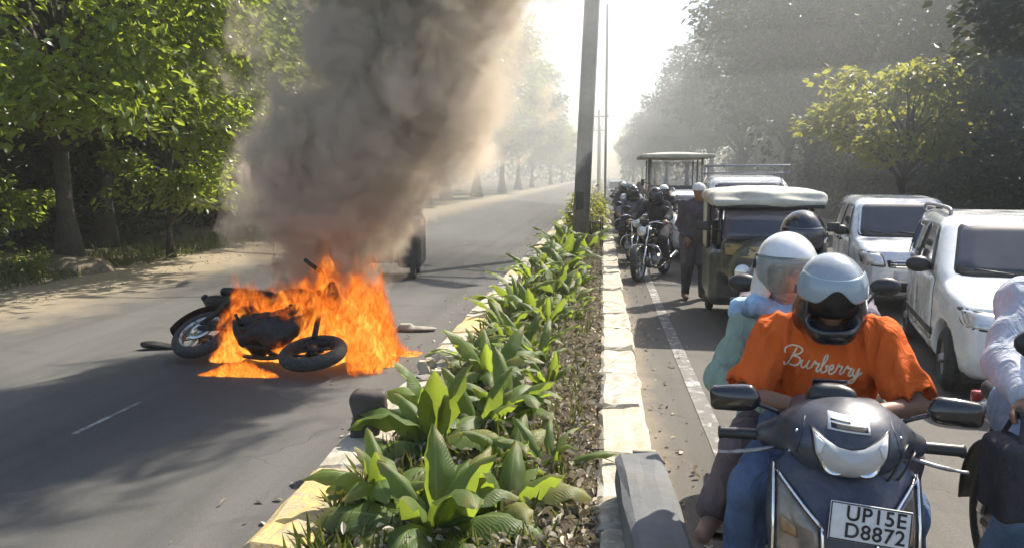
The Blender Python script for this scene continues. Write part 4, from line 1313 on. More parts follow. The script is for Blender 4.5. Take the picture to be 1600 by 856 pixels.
def fire_mat(name, lum, heights, y0, wy, seed=0.0, scale=3.0, k=18.0, stretch=0.62):
    """glowing gas: what it gives off and what it hides grow together, so thick flame shows its own colour.
    heights: (x, flame height) along the burning thing; the flame thins out with height and to its sides and noise tears it into licks"""
    m, nt, N, L, out = volume_mat(name)
    tc = N.new('ShaderNodeTexCoord')
    mp = N.new('ShaderNodeMapping')
    mp.inputs['Scale'].default_value = (1.4, 1.4, stretch)
    mp.inputs['Location'].default_value = (seed, seed * 1.7, 0)
    L.new(tc.outputs['Object'], mp.inputs[0])
    n1 = noise(nt, mp.outputs[0], scale, 5, 0.62, 1.5)
    n2 = noise(nt, mp.outputs[0], scale * 3.3, 5, 0.68, 2.4)
    sx = N.new('ShaderNodeSeparateXYZ'); L.new(tc.outputs['Object'], sx.inputs[0])
    xa, xb = heights[0][0], heights[-1][0]
    hm = max(h for _, h in heights)
    c = N.new('ShaderNodeFloatCurve'); cv = c.mapping.curves[0]
    pts = [((x - xa) / (xb - xa), h / hm) for x, h in heights]
    cv.points[0].location = pts[0]; cv.points[1].location = pts[-1]
    for q in pts[1:-1]: cv.points.new(*q)
    c.mapping.update()
    L.new(math_n(nt, 'DIVIDE', math_n(nt, 'SUBTRACT', sx.outputs[0], xa), xb - xa), c.inputs['Value'])
    hx = math_n(nt, 'MAXIMUM', math_n(nt, 'MULTIPLY', c.outputs[0], hm), 0.02)
    zr = math_n(nt, 'DIVIDE', sx.outputs[2], hx)
    yr = math_n(nt, 'DIVIDE', math_n(nt, 'SUBTRACT', sx.outputs[1], y0), wy)
    f = math_n(nt, 'ADD', n1, math_n(nt, 'MULTIPLY', math_n(nt, 'SUBTRACT', 1.0, zr), 0.42))
    f = math_n(nt, 'SUBTRACT', f, math_n(nt, 'MULTIPLY', math_n(nt, 'MULTIPLY', yr, yr), 0.30))
    dens = ramp(nt, f, [(0.50, 0.0), (0.66, 0.45), (0.80, 1.0)])
    g = math_n(nt, 'ADD', math_n(nt, 'MULTIPLY', n2, 0.75), math_n(nt, 'MULTIPLY', f, 0.25))
    col = ramp(nt, g, [(0.45, (0.035, 0.004, 0.001)), (0.515, (0.50, 0.055, 0.002)), (0.57, (0.95, 0.19, 0.008)), (0.64, (1.5, 0.70, 0.12))])
    em = N.new('ShaderNodeEmission')
    L.new(col, em.inputs['Color'])
    L.new(math_n(nt, 'MULTIPLY', dens, lum * k), em.inputs['Strength'])
    ab = N.new('ShaderNodeVolumeAbsorption')
    ab.inputs['Color'].default_value = (0.0, 0.0, 0.0, 1)
    L.new(math_n(nt, 'MULTIPLY', dens, k), ab.inputs['Density'])
    ad = N.new('ShaderNodeAddShader')
    L.new(em.outputs[0], ad.inputs[0]); L.new(ab.outputs[0], ad.inputs[1])
    L.new(ad.outputs[0], out.inputs['Volume'])
    m.cycles.volume_step_rate = 0.6
    return m

def flame_shape(lo, hi, tongues, h=0.03, seed=1, flick=0.035):
    """a crowd of leaning, tapering tongues with ragged sides"""
    S = SDF(lo, hi, h)
    r = random.Random(seed)
    for (x, y, z0, zh, w) in tongues:
        for k in range(3):
            a = np.array([x + r.gauss(0, w * 0.5), y + r.gauss(0, w * 0.5), z0])
            q = zh * (1.0 if k == 0 else r.uniform(0.5, 0.85)); ww = w * r.uniform(0.55, 0.85)
            lx = r.uniform(-0.05, 0.16) * q; ly = r.uniform(-0.1, 0.1) * q
            m1 = a + np.array([lx * 0.1 - 0.04 * q, ly * 0.3, q * 0.38]); m2 = a + np.array([lx * 0.5 + 0.05 * q, ly * 0.6, q * 0.72]); b = a + np.array([lx, ly, q])
            S.cap(a, m1, ww, ww * 0.78, 0.05); S.cap(m1, m2, ww * 0.78, ww * 0.38, 0.04); S.cap(m2, b, ww * 0.38, ww * 0.05, 0.03)
    S.warp(lambda X, Y, Z: flick * np.sin(11 * X + 7 * Z + 2 * np.sin(6 * Z)) * np.sin(8 * Z + 6 * Y) + flick * 0.6 * np.sin(19 * Z + 23 * X) * np.sin(17 * Y + 9 * Z))
    return S.mesh()

def outward(o):
    bm = bmesh.new(); bm.from_mesh(o.data)
    bmesh.ops.recalc_face_normals(bm, faces=bm.faces)
    bm.to_mesh(o.data); bm.free()
    return o

FT = [(-0.58, 0.34, 0.30, 0.42, 0.14), (-0.44, 0.30, 0.30, 0.50, 0.15), (-0.28, 0.28, 0.30, 0.44, 0.15), (-0.12, 0.26, 0.30, 0.46, 0.15), (0.06, 0.24, 0.32, 0.50, 0.14), (0.24, 0.22, 0.30, 0.50, 0.14),
      (-0.52, 0.52, 0.22, 0.50, 0.13), (-0.40, 0.56, 0.20, 0.66, 0.15), (-0.26, 0.46, 0.24, 0.40, 0.15), (-0.10, 0.42, 0.26, 0.42, 0.15), (0.06, 0.40, 0.26, 0.52, 0.15),
      (0.20, 0.40, 0.24, 0.62, 0.15), (0.36, 0.40, 0.22, 0.95, 0.15), (0.50, 0.36, 0.22, 0.55, 0.16), (0.66, 0.42, 0.14, 0.80, 0.16), (0.82, 0.36, 0.05, 0.90, 0.15), (0.93, 0.25, 0.03, 0.70, 0.13),
      (0.92, 0.0, 0.02, 0.40, 0.11), (0.94, -0.22, 0.02, 0.24, 0.09), (0.55, 0.70, 0.1, 0.75, 0.18), (0.15, 0.75, 0.1, 0.75, 0.2), (-0.35, 0.75, 0.1, 0.6, 0.2), (0.0, 0.6, 0.2, 0.6, 0.18), (0.3, 0.6, 0.2, 0.6, 0.18)]
HT = [(-0.72, 0.02), (-0.56, 0.52), (-0.42, 0.86), (-0.22, 0.70), (0.0, 0.80), (0.20, 0.90), (0.36, 1.26), (0.50, 0.88), (0.66, 1.06), (0.82, 1.02), (0.92, 0.60), (1.06, 0.02)]
FT = [(x, y, 0.10, h * 1.10, 0.19) for x, h in HT[1:-1] for y in (0.42, 0.62, 0.84)] + [(x, 0.26, 0.22, 0.55, 0.15) for x in (-0.3, -0.12, 0.06, 0.24, 0.42)] + [(0.84, 0.20, 0.04, 0.7, 0.15), (0.84, 0.0, 0.04, 0.45, 0.14), (0.86, -0.18, 0.03, 0.3, 0.11)]
fo = obj('fire', flame_shape((-1.3, -0.7, -0.02), (1.6, 1.4, 1.75), FT, flick=0.02), fire_mat('fire_main', 0.78, HT, 0.46, 0.50), loc=(-2.95, 6.78, 0.02))
outward(fo)
tag(fo, 'tall orange flames rising from the fallen motorcycle', 'fire')
HL = [(-0.36, 0.01), (-0.22, 0.07), (-0.05, 0.17), (0.05, 0.15), (0.20, 0.07), (0.36, 0.01)]
LT = [(-0.33 + 0.06 * i, 0.0, 0.01, 0.05 + 0.14 * math.exp(-((i - 5.5) / 2.6) ** 2), 0.05) for i in range(12)]
fo2 = obj('fire', flame_shape((-0.6, -0.25, -0.01), (0.6, 0.25, 0.34), LT, 0.014, 2, 0.004), fire_mat('fire_low', 0.85, HL, 0.0, 0.10, 3.0, 9.0, 60.0, 0.7), loc=(-3.16, 6.58, 0.0))
outward(fo2)
tag(fo2, 'small low yellow flame on the road under the burning wheel', 'fire')

# ------------------------------------------------------------------ smoke
def smoke_mat(name, dens, prof, scale, lo, hi, col=(0.42, 0.37, 0.32), aniso=0.2, seed=0.0, base_dark=True):
    """prof: list of (z, centre x, centre y, radius); the density falls off from that bent axis and is torn by noise"""
    m, nt, N, L, out = volume_mat(name)
    tc = N.new('ShaderNodeTexCoord')
    sx = N.new('ShaderNodeSeparateXYZ'); L.new(tc.outputs['Object'], sx.inputs[0])
    zs = [p[0] for p in prof]; z0, z1 = zs[0], zs[-1]
    zt = math_n(nt, 'DIVIDE', math_n(nt, 'SUBTRACT', sx.outputs[2], z0), z1 - z0)
    def curve(k):
        c = N.new('ShaderNodeFloatCurve')
        cv = c.mapping.curves[0]
        vals = [p[k] for p in prof]
        a, b = min(vals) - 0.01, max(vals) + 0.01
        pts = [((z - z0) / (z1 - z0), (v - a) / (b - a)) for z, v in zip(zs, vals)]
        cv.points[0].location = pts[0]; cv.points[1].location = pts[-1]
        for q in pts[1:-1]: cv.points.new(*q)
        c.mapping.update()
        L.new(zt, c.inputs['Value'])
        return math_n(nt, 'ADD', math_n(nt, 'MULTIPLY', c.outputs[0], b - a), a)
    mp = N.new('ShaderNodeMapping')
    mp.inputs['Location'].default_value = (seed, seed * 2.1, seed * 0.7)
    mp.inputs['Scale'].default_value = (1, 1, 0.85)
    L.new(tc.outputs['Object'], mp.inputs[0])
    w = N.new('ShaderNodeTexNoise'); w.inputs['Scale'].default_value = scale * 0.55; w.inputs['Detail'].default_value = 2
    L.new(mp.outputs[0], w.inputs['Vector'])
    ws = N.new('ShaderNodeSeparateXYZ'); L.new(w.outputs['Color'], ws.inputs[0])
    dx = math_n(nt, 'ADD', math_n(nt, 'SUBTRACT', sx.outputs[0], curve(1)), math_n(nt, 'MULTIPLY', math_n(nt, 'SUBTRACT', ws.outputs[0], 0.5), 1.2))
    dy = math_n(nt, 'ADD', math_n(nt, 'SUBTRACT', sx.outputs[1], curve(2)), math_n(nt, 'MULTIPLY', math_n(nt, 'SUBTRACT', ws.outputs[1], 0.5), 1.0))
    rr = math_n(nt, 'SQRT', math_n(nt, 'ADD', math_n(nt, 'MULTIPLY', dx, dx), math_n(nt, 'MULTIPLY', dy, dy)))
    q = math_n(nt, 'DIVIDE', rr, curve(3))
    n1 = noise(nt, mp.outputs[0], scale * 1.15, 5, 0.6, 1.0)
    f = math_n(nt, 'SUBTRACT', math_n(nt, 'ADD', 0.98, math_n(nt, 'MULTIPLY', math_n(nt, 'SUBTRACT', n1, 0.5), 2.3)), q)
    f = ramp(nt, f, [(lo, 0.0), (hi, 1.0)])
    # swirls: thin channels through the thick of it
    n2 = noise(nt, mp.outputs[0], scale * 1.7, 3, 0.6, 1.2)
    f = math_n(nt, 'MULTIPLY', f, ramp(nt, n2, [(0.40, 0.06), (0.58, 1.0)]))
    pv = N.new('ShaderNodeVolumePrincipled')
    pv.inputs['Color'].default_value = (*col, 1)
    pv.inputs['Anisotropy'].default_value = aniso
    L.new(math_n(nt, 'MULTIPLY', f, dens), pv.inputs['Density'])
    L.new(pv.outputs[0], out.inputs['Volume'])
    m.cycles.volume_step_rate = 1.0
    return m

def plume_mesh(prof, seg=20, grow=1.25, seed=3):
    V, F = [], []
    r = random.Random(seed)
    zs = np.linspace(prof[0][0], prof[-1][0], 26)
    A = np.array(prof)
    for z in zs:
        cx, cy_, rad = (np.interp(z, A[:, 0], A[:, k]) for k in (1, 2, 3))
        for k in range(seg):
            th = 2 * math.pi * k / seg
            q = rad * grow * (1 + 0.10 * math.sin(3 * th + z * 2.3) + 0.07 * math.sin(5 * th - z * 4.1))
            V.append((cx + q * math.cos(th), cy_ + q * math.sin(th), z))
    for j in range(len(zs) - 1):
        for k in range(seg):
            k2 = (k + 1) % seg
            F.append((j * seg + k, j * seg + k2, (j + 1) * seg + k2, (j + 1) * seg + k))
    F.append(tuple(range(seg))[::-1]); F.append(tuple((len(zs) - 1) * seg + k for k in range(seg)))
    return V, F

PR = [(0.45, -2.85, 8.1, 0.55), (0.8, -2.90, 8.1, 0.78), (1.4, -2.72, 8.0, 1.20), (2.2, -2.24, 7.8, 1.52), (3.2, -1.78, 7.6, 1.48), (4.4, -1.6, 7.3, 1.6), (6.0, -1.7, 6.9, 2.0), (7.6, -1.8, 6.6, 1.9)]
so = obj('smoke_plume', plume_mesh(PR, grow=1.42), smoke_mat('smoke', 11.0, PR, 1.55, 0.14, 0.46, col=(0.87, 0.75, 0.61)))
outward(so)
tag(so, 'thick brown-grey smoke plume rolling up from the burning motorcycle', 'smoke', kind='stuff')
def drift(prof, dens, label, seed):
    """thin even smoke in a lumpy closed body"""
    m, nt, N, L, out = volume_mat('drifting_smoke')
    pv = N.new('ShaderNodeVolumePrincipled')
    pv.inputs['Color'].default_value = (0.86, 0.86, 0.83, 1)
    pv.inputs['Density'].default_value = dens
    pv.inputs['Anisotropy'].default_value = 0.0
    L.new(pv.outputs[0], out.inputs['Volume'])
    o = outward(obj('smoke_drift', plume_mesh(prof, grow=1.0, seed=seed), m))
    return tag(o, label, 'smoke', kind='stuff')
drift([(0.3, -3.2, 17.0, 1.4), (1.5, -2.8, 17.0, 2.3), (3.0, -2.2, 17.0, 2.7), (5.0, -1.8, 17.0, 2.6), (7.0, -1.4, 17.0, 1.4)], 0.10, 'thin pale smoke drifting along the road behind the dark plume', 8)
drift([(0.3, 15.0, 40.0, 18.0), (2.5, 15.0, 40.0, 25.0), (6.0, 15.0, 40.0, 28.0), (10.0, 15.0, 40.0, 25.0), (14.0, 15.0, 40.0, 14.0)], 0.017, 'faint smoke hanging in front of the dark right-hand trees', 9)

# cart half hidden in the smoke
e = empty('cargo_cart', (-3.72, 13.6, 0.0), R(8), 'dark cart with an orange load box half hidden behind the smoke', 'cart')
obj('load_bed', box((-0.22, 0, 0.34), (0.78, 1.4, 0.06), 0.01), M['cart_dark'], e)
for k in range(4):
    for yq in (-0.66, 0.66):
        obj('side_plank', box((-0.22, yq, 0.43 + 0.125 * k), (0.78, 0.025, 0.115), 0.008), M['cart_orange'], e)
    for xq in (-0.60, 0.16):
        obj('side_plank', box((xq, 0, 0.43 + 0.125 * k), (0.025, 1.29, 0.115), 0.008), M['cart_orange'], e)
for xq in (-0.58, -0.22, 0.14):
    obj('stake', box((xq, -0.69, 0.56), (0.05, 0.035, 0.52), 0.006), M['cart_dark'], e)
S = SDF((0.1, -0.65, 0.15), (0.75, 0.65, 1.4), 0.03)
S.rbox((0.42, 0.0, 0.62), (0.42, 1.0, 0.85), 0.08); S.rbox((0.40, 0.1, 1.05), (0.36, 0.7, 0.4), 0.08, 0.06)
cb = obj('cab', S.mesh(), M['cart_dark'], e)
obj('rear_window', box((0.40, -0.262, 1.08), (0.24, 0.02, 0.20), 0.006), M['car_glass'], cb)
obj('axle', tube([(-0.6, 0.45, 0.22), (0.6, 0.45, 0.22)], 0.03, 8), M['iron'], e)
for x in (-0.52, 0.48):
    wheel_parts(e, (x, -0.35, 0.22), 0.22, 0.08, M['rubber'], M['alloy'], None, 6, False)
    wheel_parts(e, (x, 0.45, 0.22), 0.22, 0.08, M['rubber'], M['alloy'], None, 6, False)
# ------------------------------------------------------------------ cars (front toward -y)
def poly_sdf(U, V, pts):
    d = np.full(np.broadcast(U, V).shape, 1e9)
    s = np.ones_like(d)
    n = len(pts)
    for i in range(n):
        a, b = np.array(pts[i], float), np.array(pts[i - 1], float)
        e = b - a
        wu, wv = U - a[0], V - a[1]
        t = np.clip((wu * e[0] + wv * e[1]) / (e @ e), 0, 1)
        d = np.minimum(d, (wu - e[0] * t) ** 2 + (wv - e[1] * t) ** 2)
        c1 = V >= a[1]; c2 = V < b[1]; c3 = e[0] * wv > e[1] * wu
        fl = (c1 & c2 & c3) | (~c1 & ~c2 & ~c3)
        s = np.where(fl, -s, s)
    return s * np.sqrt(d)

def car_body(prof, W, belt, tumble, wheels, rw, h=0.03, end=0.16, roundk=0.09):
    A = np.array(prof)
    lo = (-W / 2 - 0.1, A[:, 0].min() - 0.1, A[:, 1].min() - 0.1)
    hi = (W / 2 + 0.1, A[:, 0].max() + 0.1, A[:, 1].max() + 0.1)
    S = SDF(lo, hi, h)
    X, Y, Z = np.meshgrid(*S.ax, indexing='ij', sparse=True)
    d1 = poly_sdf(Y[0], Z[0], prof)[None]
    L2 = (A[:, 0].max() - A[:, 0].min()) / 2
    ym = (A[:, 0].max() + A[:, 0].min()) / 2
    w = W / 2 - tumble * np.maximum(0, Z - belt) ** 1.15 - end * np.abs((Y - ym) / L2) ** 4 - 0.22 * np.maximum(0, 0.42 - Z) ** 1.3 - 0.04 * np.exp(-((Z - belt + 0.03) / 0.05) ** 2) * 0.35
    d2 = (np.abs(X) - w) * 0.95
    k = roundk
    q = np.maximum(k - np.abs(d1 - d2), 0) / k
    S.D = (np.maximum(d1, d2) + q * q * k * 0.25).astype(np.float32)
    for (wy, wz) in wheels:
        for s in (-1, 1):
            S.cap((s * W * 0.36, wy, wz), (s * W * 0.7, wy, wz), rw + 0.045, k=0.02, op='s')
    return S.mesh()

def car(root, sp):
    """sp: profile, width, belt line, wheel places, outlines of the glass, doors and lamps"""
    W = sp['W']; pm = sp['paint']
    vf = car_body(sp['prof'], W, sp['belt'], sp['tumble'], sp['wheels'], sp['rw'])
    obj('body', vf, pm, root)
    bv = bvh_of(vf)
    y0 = min(p[0] for p in sp['prof']); y1 = max(p[0] for p in sp['prof'])
    obj('windscreen', panel(bv, rounded(sp['screen'], 0.12), 'y', 1, y0 - 0.5, 0.006), M['car_glass'], root)
    obj('windscreen_seal', panel(bv, rounded([(x * 1.06, z + (0.025 if z > sp['belt'] + 0.2 else -0.025)) for x, z in sp['screen']], 0.12), 'y', 1, y0 - 0.5, 0.003), M['black'], root)
    for x in (-0.18, 0.22):
        obj('wiper', shift(tube([(x * 0.9, 0, 0), (x * 0.9 - 0.28, 0.02, 0.035)], 0.008, 5), (0, sp['cowl'][0] + 0.02, sp['cowl'][1] + 0.05)), M['black'], root)
    if 'rear' in sp:
        obj('rear_window', panel(bv, rounded(sp['rear'], 0.12), 'y', -1, y1 + 0.5, 0.006), M['car_glass'], root)
    for s in (-1, 1):
        for i, dpoly in enumerate(sp['doors']):
            seam = panel(bv, rounded(dpoly, 0.10), 'x', -s, s * (W / 2 + 0.4), 0.0035)
            c = np.mean(np.array(dpoly), axis=0)
            inner = [tuple(c + (np.array(p) - c) * (1 - 0.016 / max(0.2, np.linalg.norm(np.array(p) - c)))) for p in dpoly]
            dv = panel(bv, rounded(inner, 0.10), 'x', -s, s * (W / 2 + 0.4), 0.008)
            dr = obj('door', dv, pm, root)
            obj('door_seam', seam, M['black'], dr)
            hy, hz = sp['handles'][i]
            hp = bv.ray_cast(Vector((s * 2, hy, hz)), Vector((-s, 0, 0)))[0]
            if hp: obj('door_handle', box((hp.x + s * 0.02, hy, hz), (0.03, 0.16, 0.035), 0.01), sp.get('trim', M['black']), dr)
        for wpoly in sp['windows']:
            obj('window_frame', panel(bv, rounded([tuple(np.mean(np.array(wpoly), axis=0) * (1 - 1.07) + np.array(p) * 1.07) for p in wpoly], 0.12), 'x', -s, s * (W / 2 + 0.4), 0.009), M['black'], root)
            obj('side_window', panel(bv, rounded(wpoly, 0.12), 'x', -s, s * (W / 2 + 0.4), 0.012), M['car_glass'], root)
        obj('sill_moulding', panel(bv, sp['sill'], 'x', -s, s * (W / 2 + 0.4), 0.015), M['black'], root)
        hl = [(s * x, z) for x, z in sp['lamp']]
        lamp = obj('headlight', panel(bv, rounded(hl, 0.2), 'y', 1, y0 - 0.5, 0.012, dome=0.012), M['lamp_glass'], root)
        lc = np.mean(np.array(hl), axis=0)
        pp = bv.ray_cast(Vector((lc[0], y0 - 0.5, lc[1])), Vector((0, 1, 0)))[0]
        if pp: obj('lamp_bezel', panel(bv, rounded([(lc[0] + (x - lc[0]) * 1.14, lc[1] + (z - lc[1]) * 1.2) for x, z in hl], 0.2), 'y', 1, y0 - 0.5, 0.006), M['black'], lamp)
        my, mz = sp['mirror']
        mp_ = bv.ray_cast(Vector((s * 2, my, mz)), Vector((-s, 0, 0)))[0]
        mx = mp_.x if mp_ else s * W / 2
        S = SDF((-0.16, -0.12, -0.12), (0.16, 0.12, 0.12), 0.014)
        S.ell((0.03, 0, 0.01), (0.10, 0.06, 0.07)); S.cap((-0.1, 0.02, -0.03), (0.0, 0, -0.02), 0.02)
        v_, f_ = S.mesh()
        v_ = v_.copy(); v_[:, 0] *= s
        mi = obj('wing_mirror', (v_ + np.array([mx + s * 0.09, my, mz]), f_ if s > 0 else f_[:, ::-1]), sp.get('mirror_m', M['black']), root)
        obj('mirror_glass', box((mx + s * 0.12, my + 0.058, mz + 0.01), (0.14, 0.01, 0.09), 0.004), M['mirror'], mi)
        for (wy, wz) in sp['wheels']:
            wheel_parts(root, (s * (W / 2 - 0.11), wy, wz), sp['rw'], 0.16, M['rubber'], M['alloy'], None, 7, False)
        if sp.get('rails'):
            a, b, zr = sp['rails']
            obj('roof_rail', tube(catmull([(s * W * 0.36, a, zr - 0.04), (s * W * 0.36, a + 0.12, zr + 0.035), (s * W * 0.36, b - 0.12, zr + 0.035), (s * W * 0.36, b, zr - 0.04)], 5), 0.018, 7), sp.get('rail_m', M['alloy']), root)
    obj('grille', panel(bv, rounded(sp['grille'], 0.15), 'y', 1, y0 - 0.5, 0.010), M['black'], root)
    for k in range(3):
        z = sp['grille'][0][1] + (sp['grille'][2][1] - sp['grille'][0][1]) * (k + 0.5) / 3
        x = sp['grille'][1][0] * 0.92
        obj('grille_bar', panel(bv, [(-x, z - 0.008), (x, z - 0.008), (x, z + 0.008), (-x, z + 0.008)], 'y', 1, y0 - 0.5, 0.018), M['chrome'], root)
    obj('lower_intake', panel(bv, rounded(sp['intake'], 0.2), 'y', 1, y0 - 0.5, 0.008), M['black'], root)
    obj('number_plate', panel(bv, sp['plate'], 'y', 1, y0 - 0.5, 0.025), M['plate'], root)
    obj('underbody', box((0, (y0 + y1) / 2, 0.24), (W * 0.82, (y1 - y0) * 0.9, 0.16), 0.03), M['black'], root)
    return root

HATCH = dict(W=1.42, belt=0.90, tumble=0.30, rw=0.265, wheels=[(-1.12, 0.265), (1.13, 0.265)], paint=M['car_white'], trim=M['car_white'],
    prof=[(-1.66, 0.24), (-1.72, 0.36), (-1.70, 0.62), (-1.58, 0.76), (-1.30, 0.83), (-0.98, 0.90), (-0.42, 1.33), (-0.2, 1.39), (0.4, 1.42), (1.25, 1.39), (1.50, 1.32), (1.66, 0.92), (1.70, 0.55), (1.68, 0.30), (1.55, 0.2), (-1.55, 0.2)],
    cowl=(-0.98, 0.90), screen=[(-0.56, 0.95), (0.56, 0.95), (0.46, 1.315), (-0.46, 1.315)], rear=[(-0.5, 0.96), (0.5, 0.96), (0.44, 1.28), (-0.44, 1.28)],
    windows=[[(-0.66, 0.935), (0.10, 0.935), (0.10, 1.30), (-0.30, 1.29)], [(0.20, 0.935), (0.88, 0.94), (0.88, 1.28), (0.20, 1.30)], [(0.98, 0.95), (1.36, 0.97), (1.28, 1.26), (0.98, 1.275)]],
    doors=[[(-0.74, 0.34), (0.14, 0.32), (0.14, 0.905), (-0.76, 0.905)], [(0.16, 0.32), (0.80, 0.34), (0.95, 0.60), (0.93, 0.905), (0.16, 0.905)]],
    handles=[(0.03, 0.83), (0.82, 0.83)], sill=[(-0.80, 0.40), (0.82, 0.40), (0.82, 0.46), (-0.80, 0.46)],
    lamp=[(0.36, 0.60), (0.60, 0.62), (0.62, 0.74), (0.38, 0.71)], grille=[(-0.30, 0.60), (0.30, 0.60), (0.32, 0.70), (-0.32, 0.70)],
    intake=[(-0.40, 0.30), (0.40, 0.30), (0.44, 0.42), (-0.44, 0.42)], plate=[(-0.23, 0.46), (0.23, 0.46), (0.23, 0.56), (-0.23, 0.56)],
    mirror=(-0.60, 0.97), rails=(-0.15, 1.35, 1.41))
VAN = dict(HATCH, W=1.36, rails=None, paint=M['car_silver'], trim=M['black'], mirror_m=M['black'],
    prof=[(-1.62, 0.26), (-1.68, 0.40), (-1.66, 0.66), (-1.56, 0.80), (-1.25, 0.90), (-1.05, 0.93), (-0.62, 1.36), (-0.40, 1.43), (0.4, 1.46), (1.40, 1.44), (1.58, 1.36), (1.68, 0.9), (1.70, 0.5), (1.66, 0.28), (1.5, 0.2), (-1.5, 0.2)],
    cowl=(-1.05, 0.93), screen=[(-0.56, 0.965), (0.56, 0.965), (0.49, 1.36), (-0.49, 1.36)], rear=[(-0.5, 0.96), (0.5, 0.96), (0.46, 1.3), (-0.46, 1.3)],
    windows=[[(-0.80, 0.95), (0.0, 0.95), (0.0, 1.34), (-0.46, 1.33)], [(0.10, 0.95), (0.75, 0.95), (0.75, 1.33), (0.10, 1.34)], [(0.85, 0.95), (1.42, 0.95), (1.38, 1.30), (0.85, 1.32)]],
    doors=[[(-0.86, 0.34), (0.04, 0.32), (0.04, 0.92), (-0.88, 0.92)], [(0.07, 0.32), (0.78, 0.34), (0.80, 0.92), (0.07, 0.92)]],
    handles=[(-0.08, 0.85), (0.18, 0.85)], lamp=[(0.34, 0.62), (0.58, 0.64), (0.60, 0.79), (0.38, 0.76)], mirror=(-0.74, 1.0))
SUV = dict(VAN, W=1.60, paint=M['car_silver'], prof=[(y * 1.12, z * 1.2) for y, z in VAN['prof']], belt=1.10, rw=0.33, wheels=[(-1.2, 0.33), (1.25, 0.33)],
    cowl=(-1.18, 1.12), screen=[(-0.66, 1.16), (0.66, 1.16), (0.58, 1.62), (-0.58, 1.62)], rear=[(-0.6, 1.16), (0.6, 1.16), (0.55, 1.55), (-0.55, 1.55)],
    windows=[[(-0.88, 1.14), (0.0, 1.14), (0.0, 1.60), (-0.5, 1.58)], [(0.12, 1.14), (0.85, 1.14), (0.85, 1.58), (0.12, 1.60)]],
    doors=[[(-0.95, 0.42), (0.05, 0.40), (0.05, 1.10), (-0.97, 1.10)], [(0.08, 0.40), (0.85, 0.42), (0.88, 1.10), (0.08, 1.10)]], handles=[(-0.08, 1.02), (0.75, 1.02)],
    sill=[(-0.85, 0.44), (0.85, 0.44), (0.85, 0.52), (-0.85, 0.52)], lamp=[(0.44, 0.76), (0.70, 0.78), (0.70, 0.92), (0.46, 0.90)], grille=[(-0.36, 0.74), (0.36, 0.74), (0.38, 0.90), (-0.38, 0.90)],
    intake=[(-0.5, 0.38), (0.5, 0.38), (0.52, 0.52), (-0.52, 0.52)], plate=[(-0.24, 0.57), (0.24, 0.57), (0.24, 0.68), (-0.24, 0.68)], mirror=(-0.8, 1.2))

hx = empty('parked_hatchback', (3.68, 7.72, 0.008), R(-13), 'white hatchback with roof rails at the right edge, nearest of the cars', 'car')
car(hx, HATCH)
vn = empty('silver_van', (4.12, 12.0, 0.008), R(-9), 'silver-white van facing the camera just behind the white hatchback', 'van')
car(vn, VAN)
sv = empty('jeep_with_roof_rack', (2.62, 15.4, 0.008), R(-3), 'tall jeep with an empty roof rack behind the canopied auto rickshaw', 'jeep')
car(sv, SUV)
rk = bpy.data.objects.new('roof_rack', None); link(rk, sv); rk.location = (0, 0.3, 1.76)
for s in (-1, 1):
    obj('rack_rail', box((s * 0.70, 0, 0.16), (0.04, 1.7, 0.04), 0.01), M['alloy'], rk)
    for y in (-0.8, 0, 0.8):
        obj('rack_post', box((s * 0.70, y, 0.05), (0.03, 0.03, 0.20), 0.005), M['alloy'], rk)
for y in np.linspace(-0.83, 0.83, 7):
    obj('rack_bar', box((0, y, 0.03), (1.4, 0.03, 0.03), 0.008), M['alloy'], rk)
obj('rack_rail', box((0, -0.87, 0.16), (1.44, 0.04, 0.045), 0.01), M['alloy'], rk)
sd = copy_tree(hx)
sd.location = (2.12, 18.6, 0.008); sd.rotation_euler = (0, 0, R(-2))
sd.name = 'white_car'
tag(sd, 'white car between the standing person and the canopied passenger vehicle', 'car')
fc = copy_tree(vn)
fc.location = (0.95, 52.0, 0.008); fc.rotation_euler = (0, 0, 0); fc.name = 'far_car'
tag(fc, 'tiny pale car farthest down the right lane beside the median', 'car')

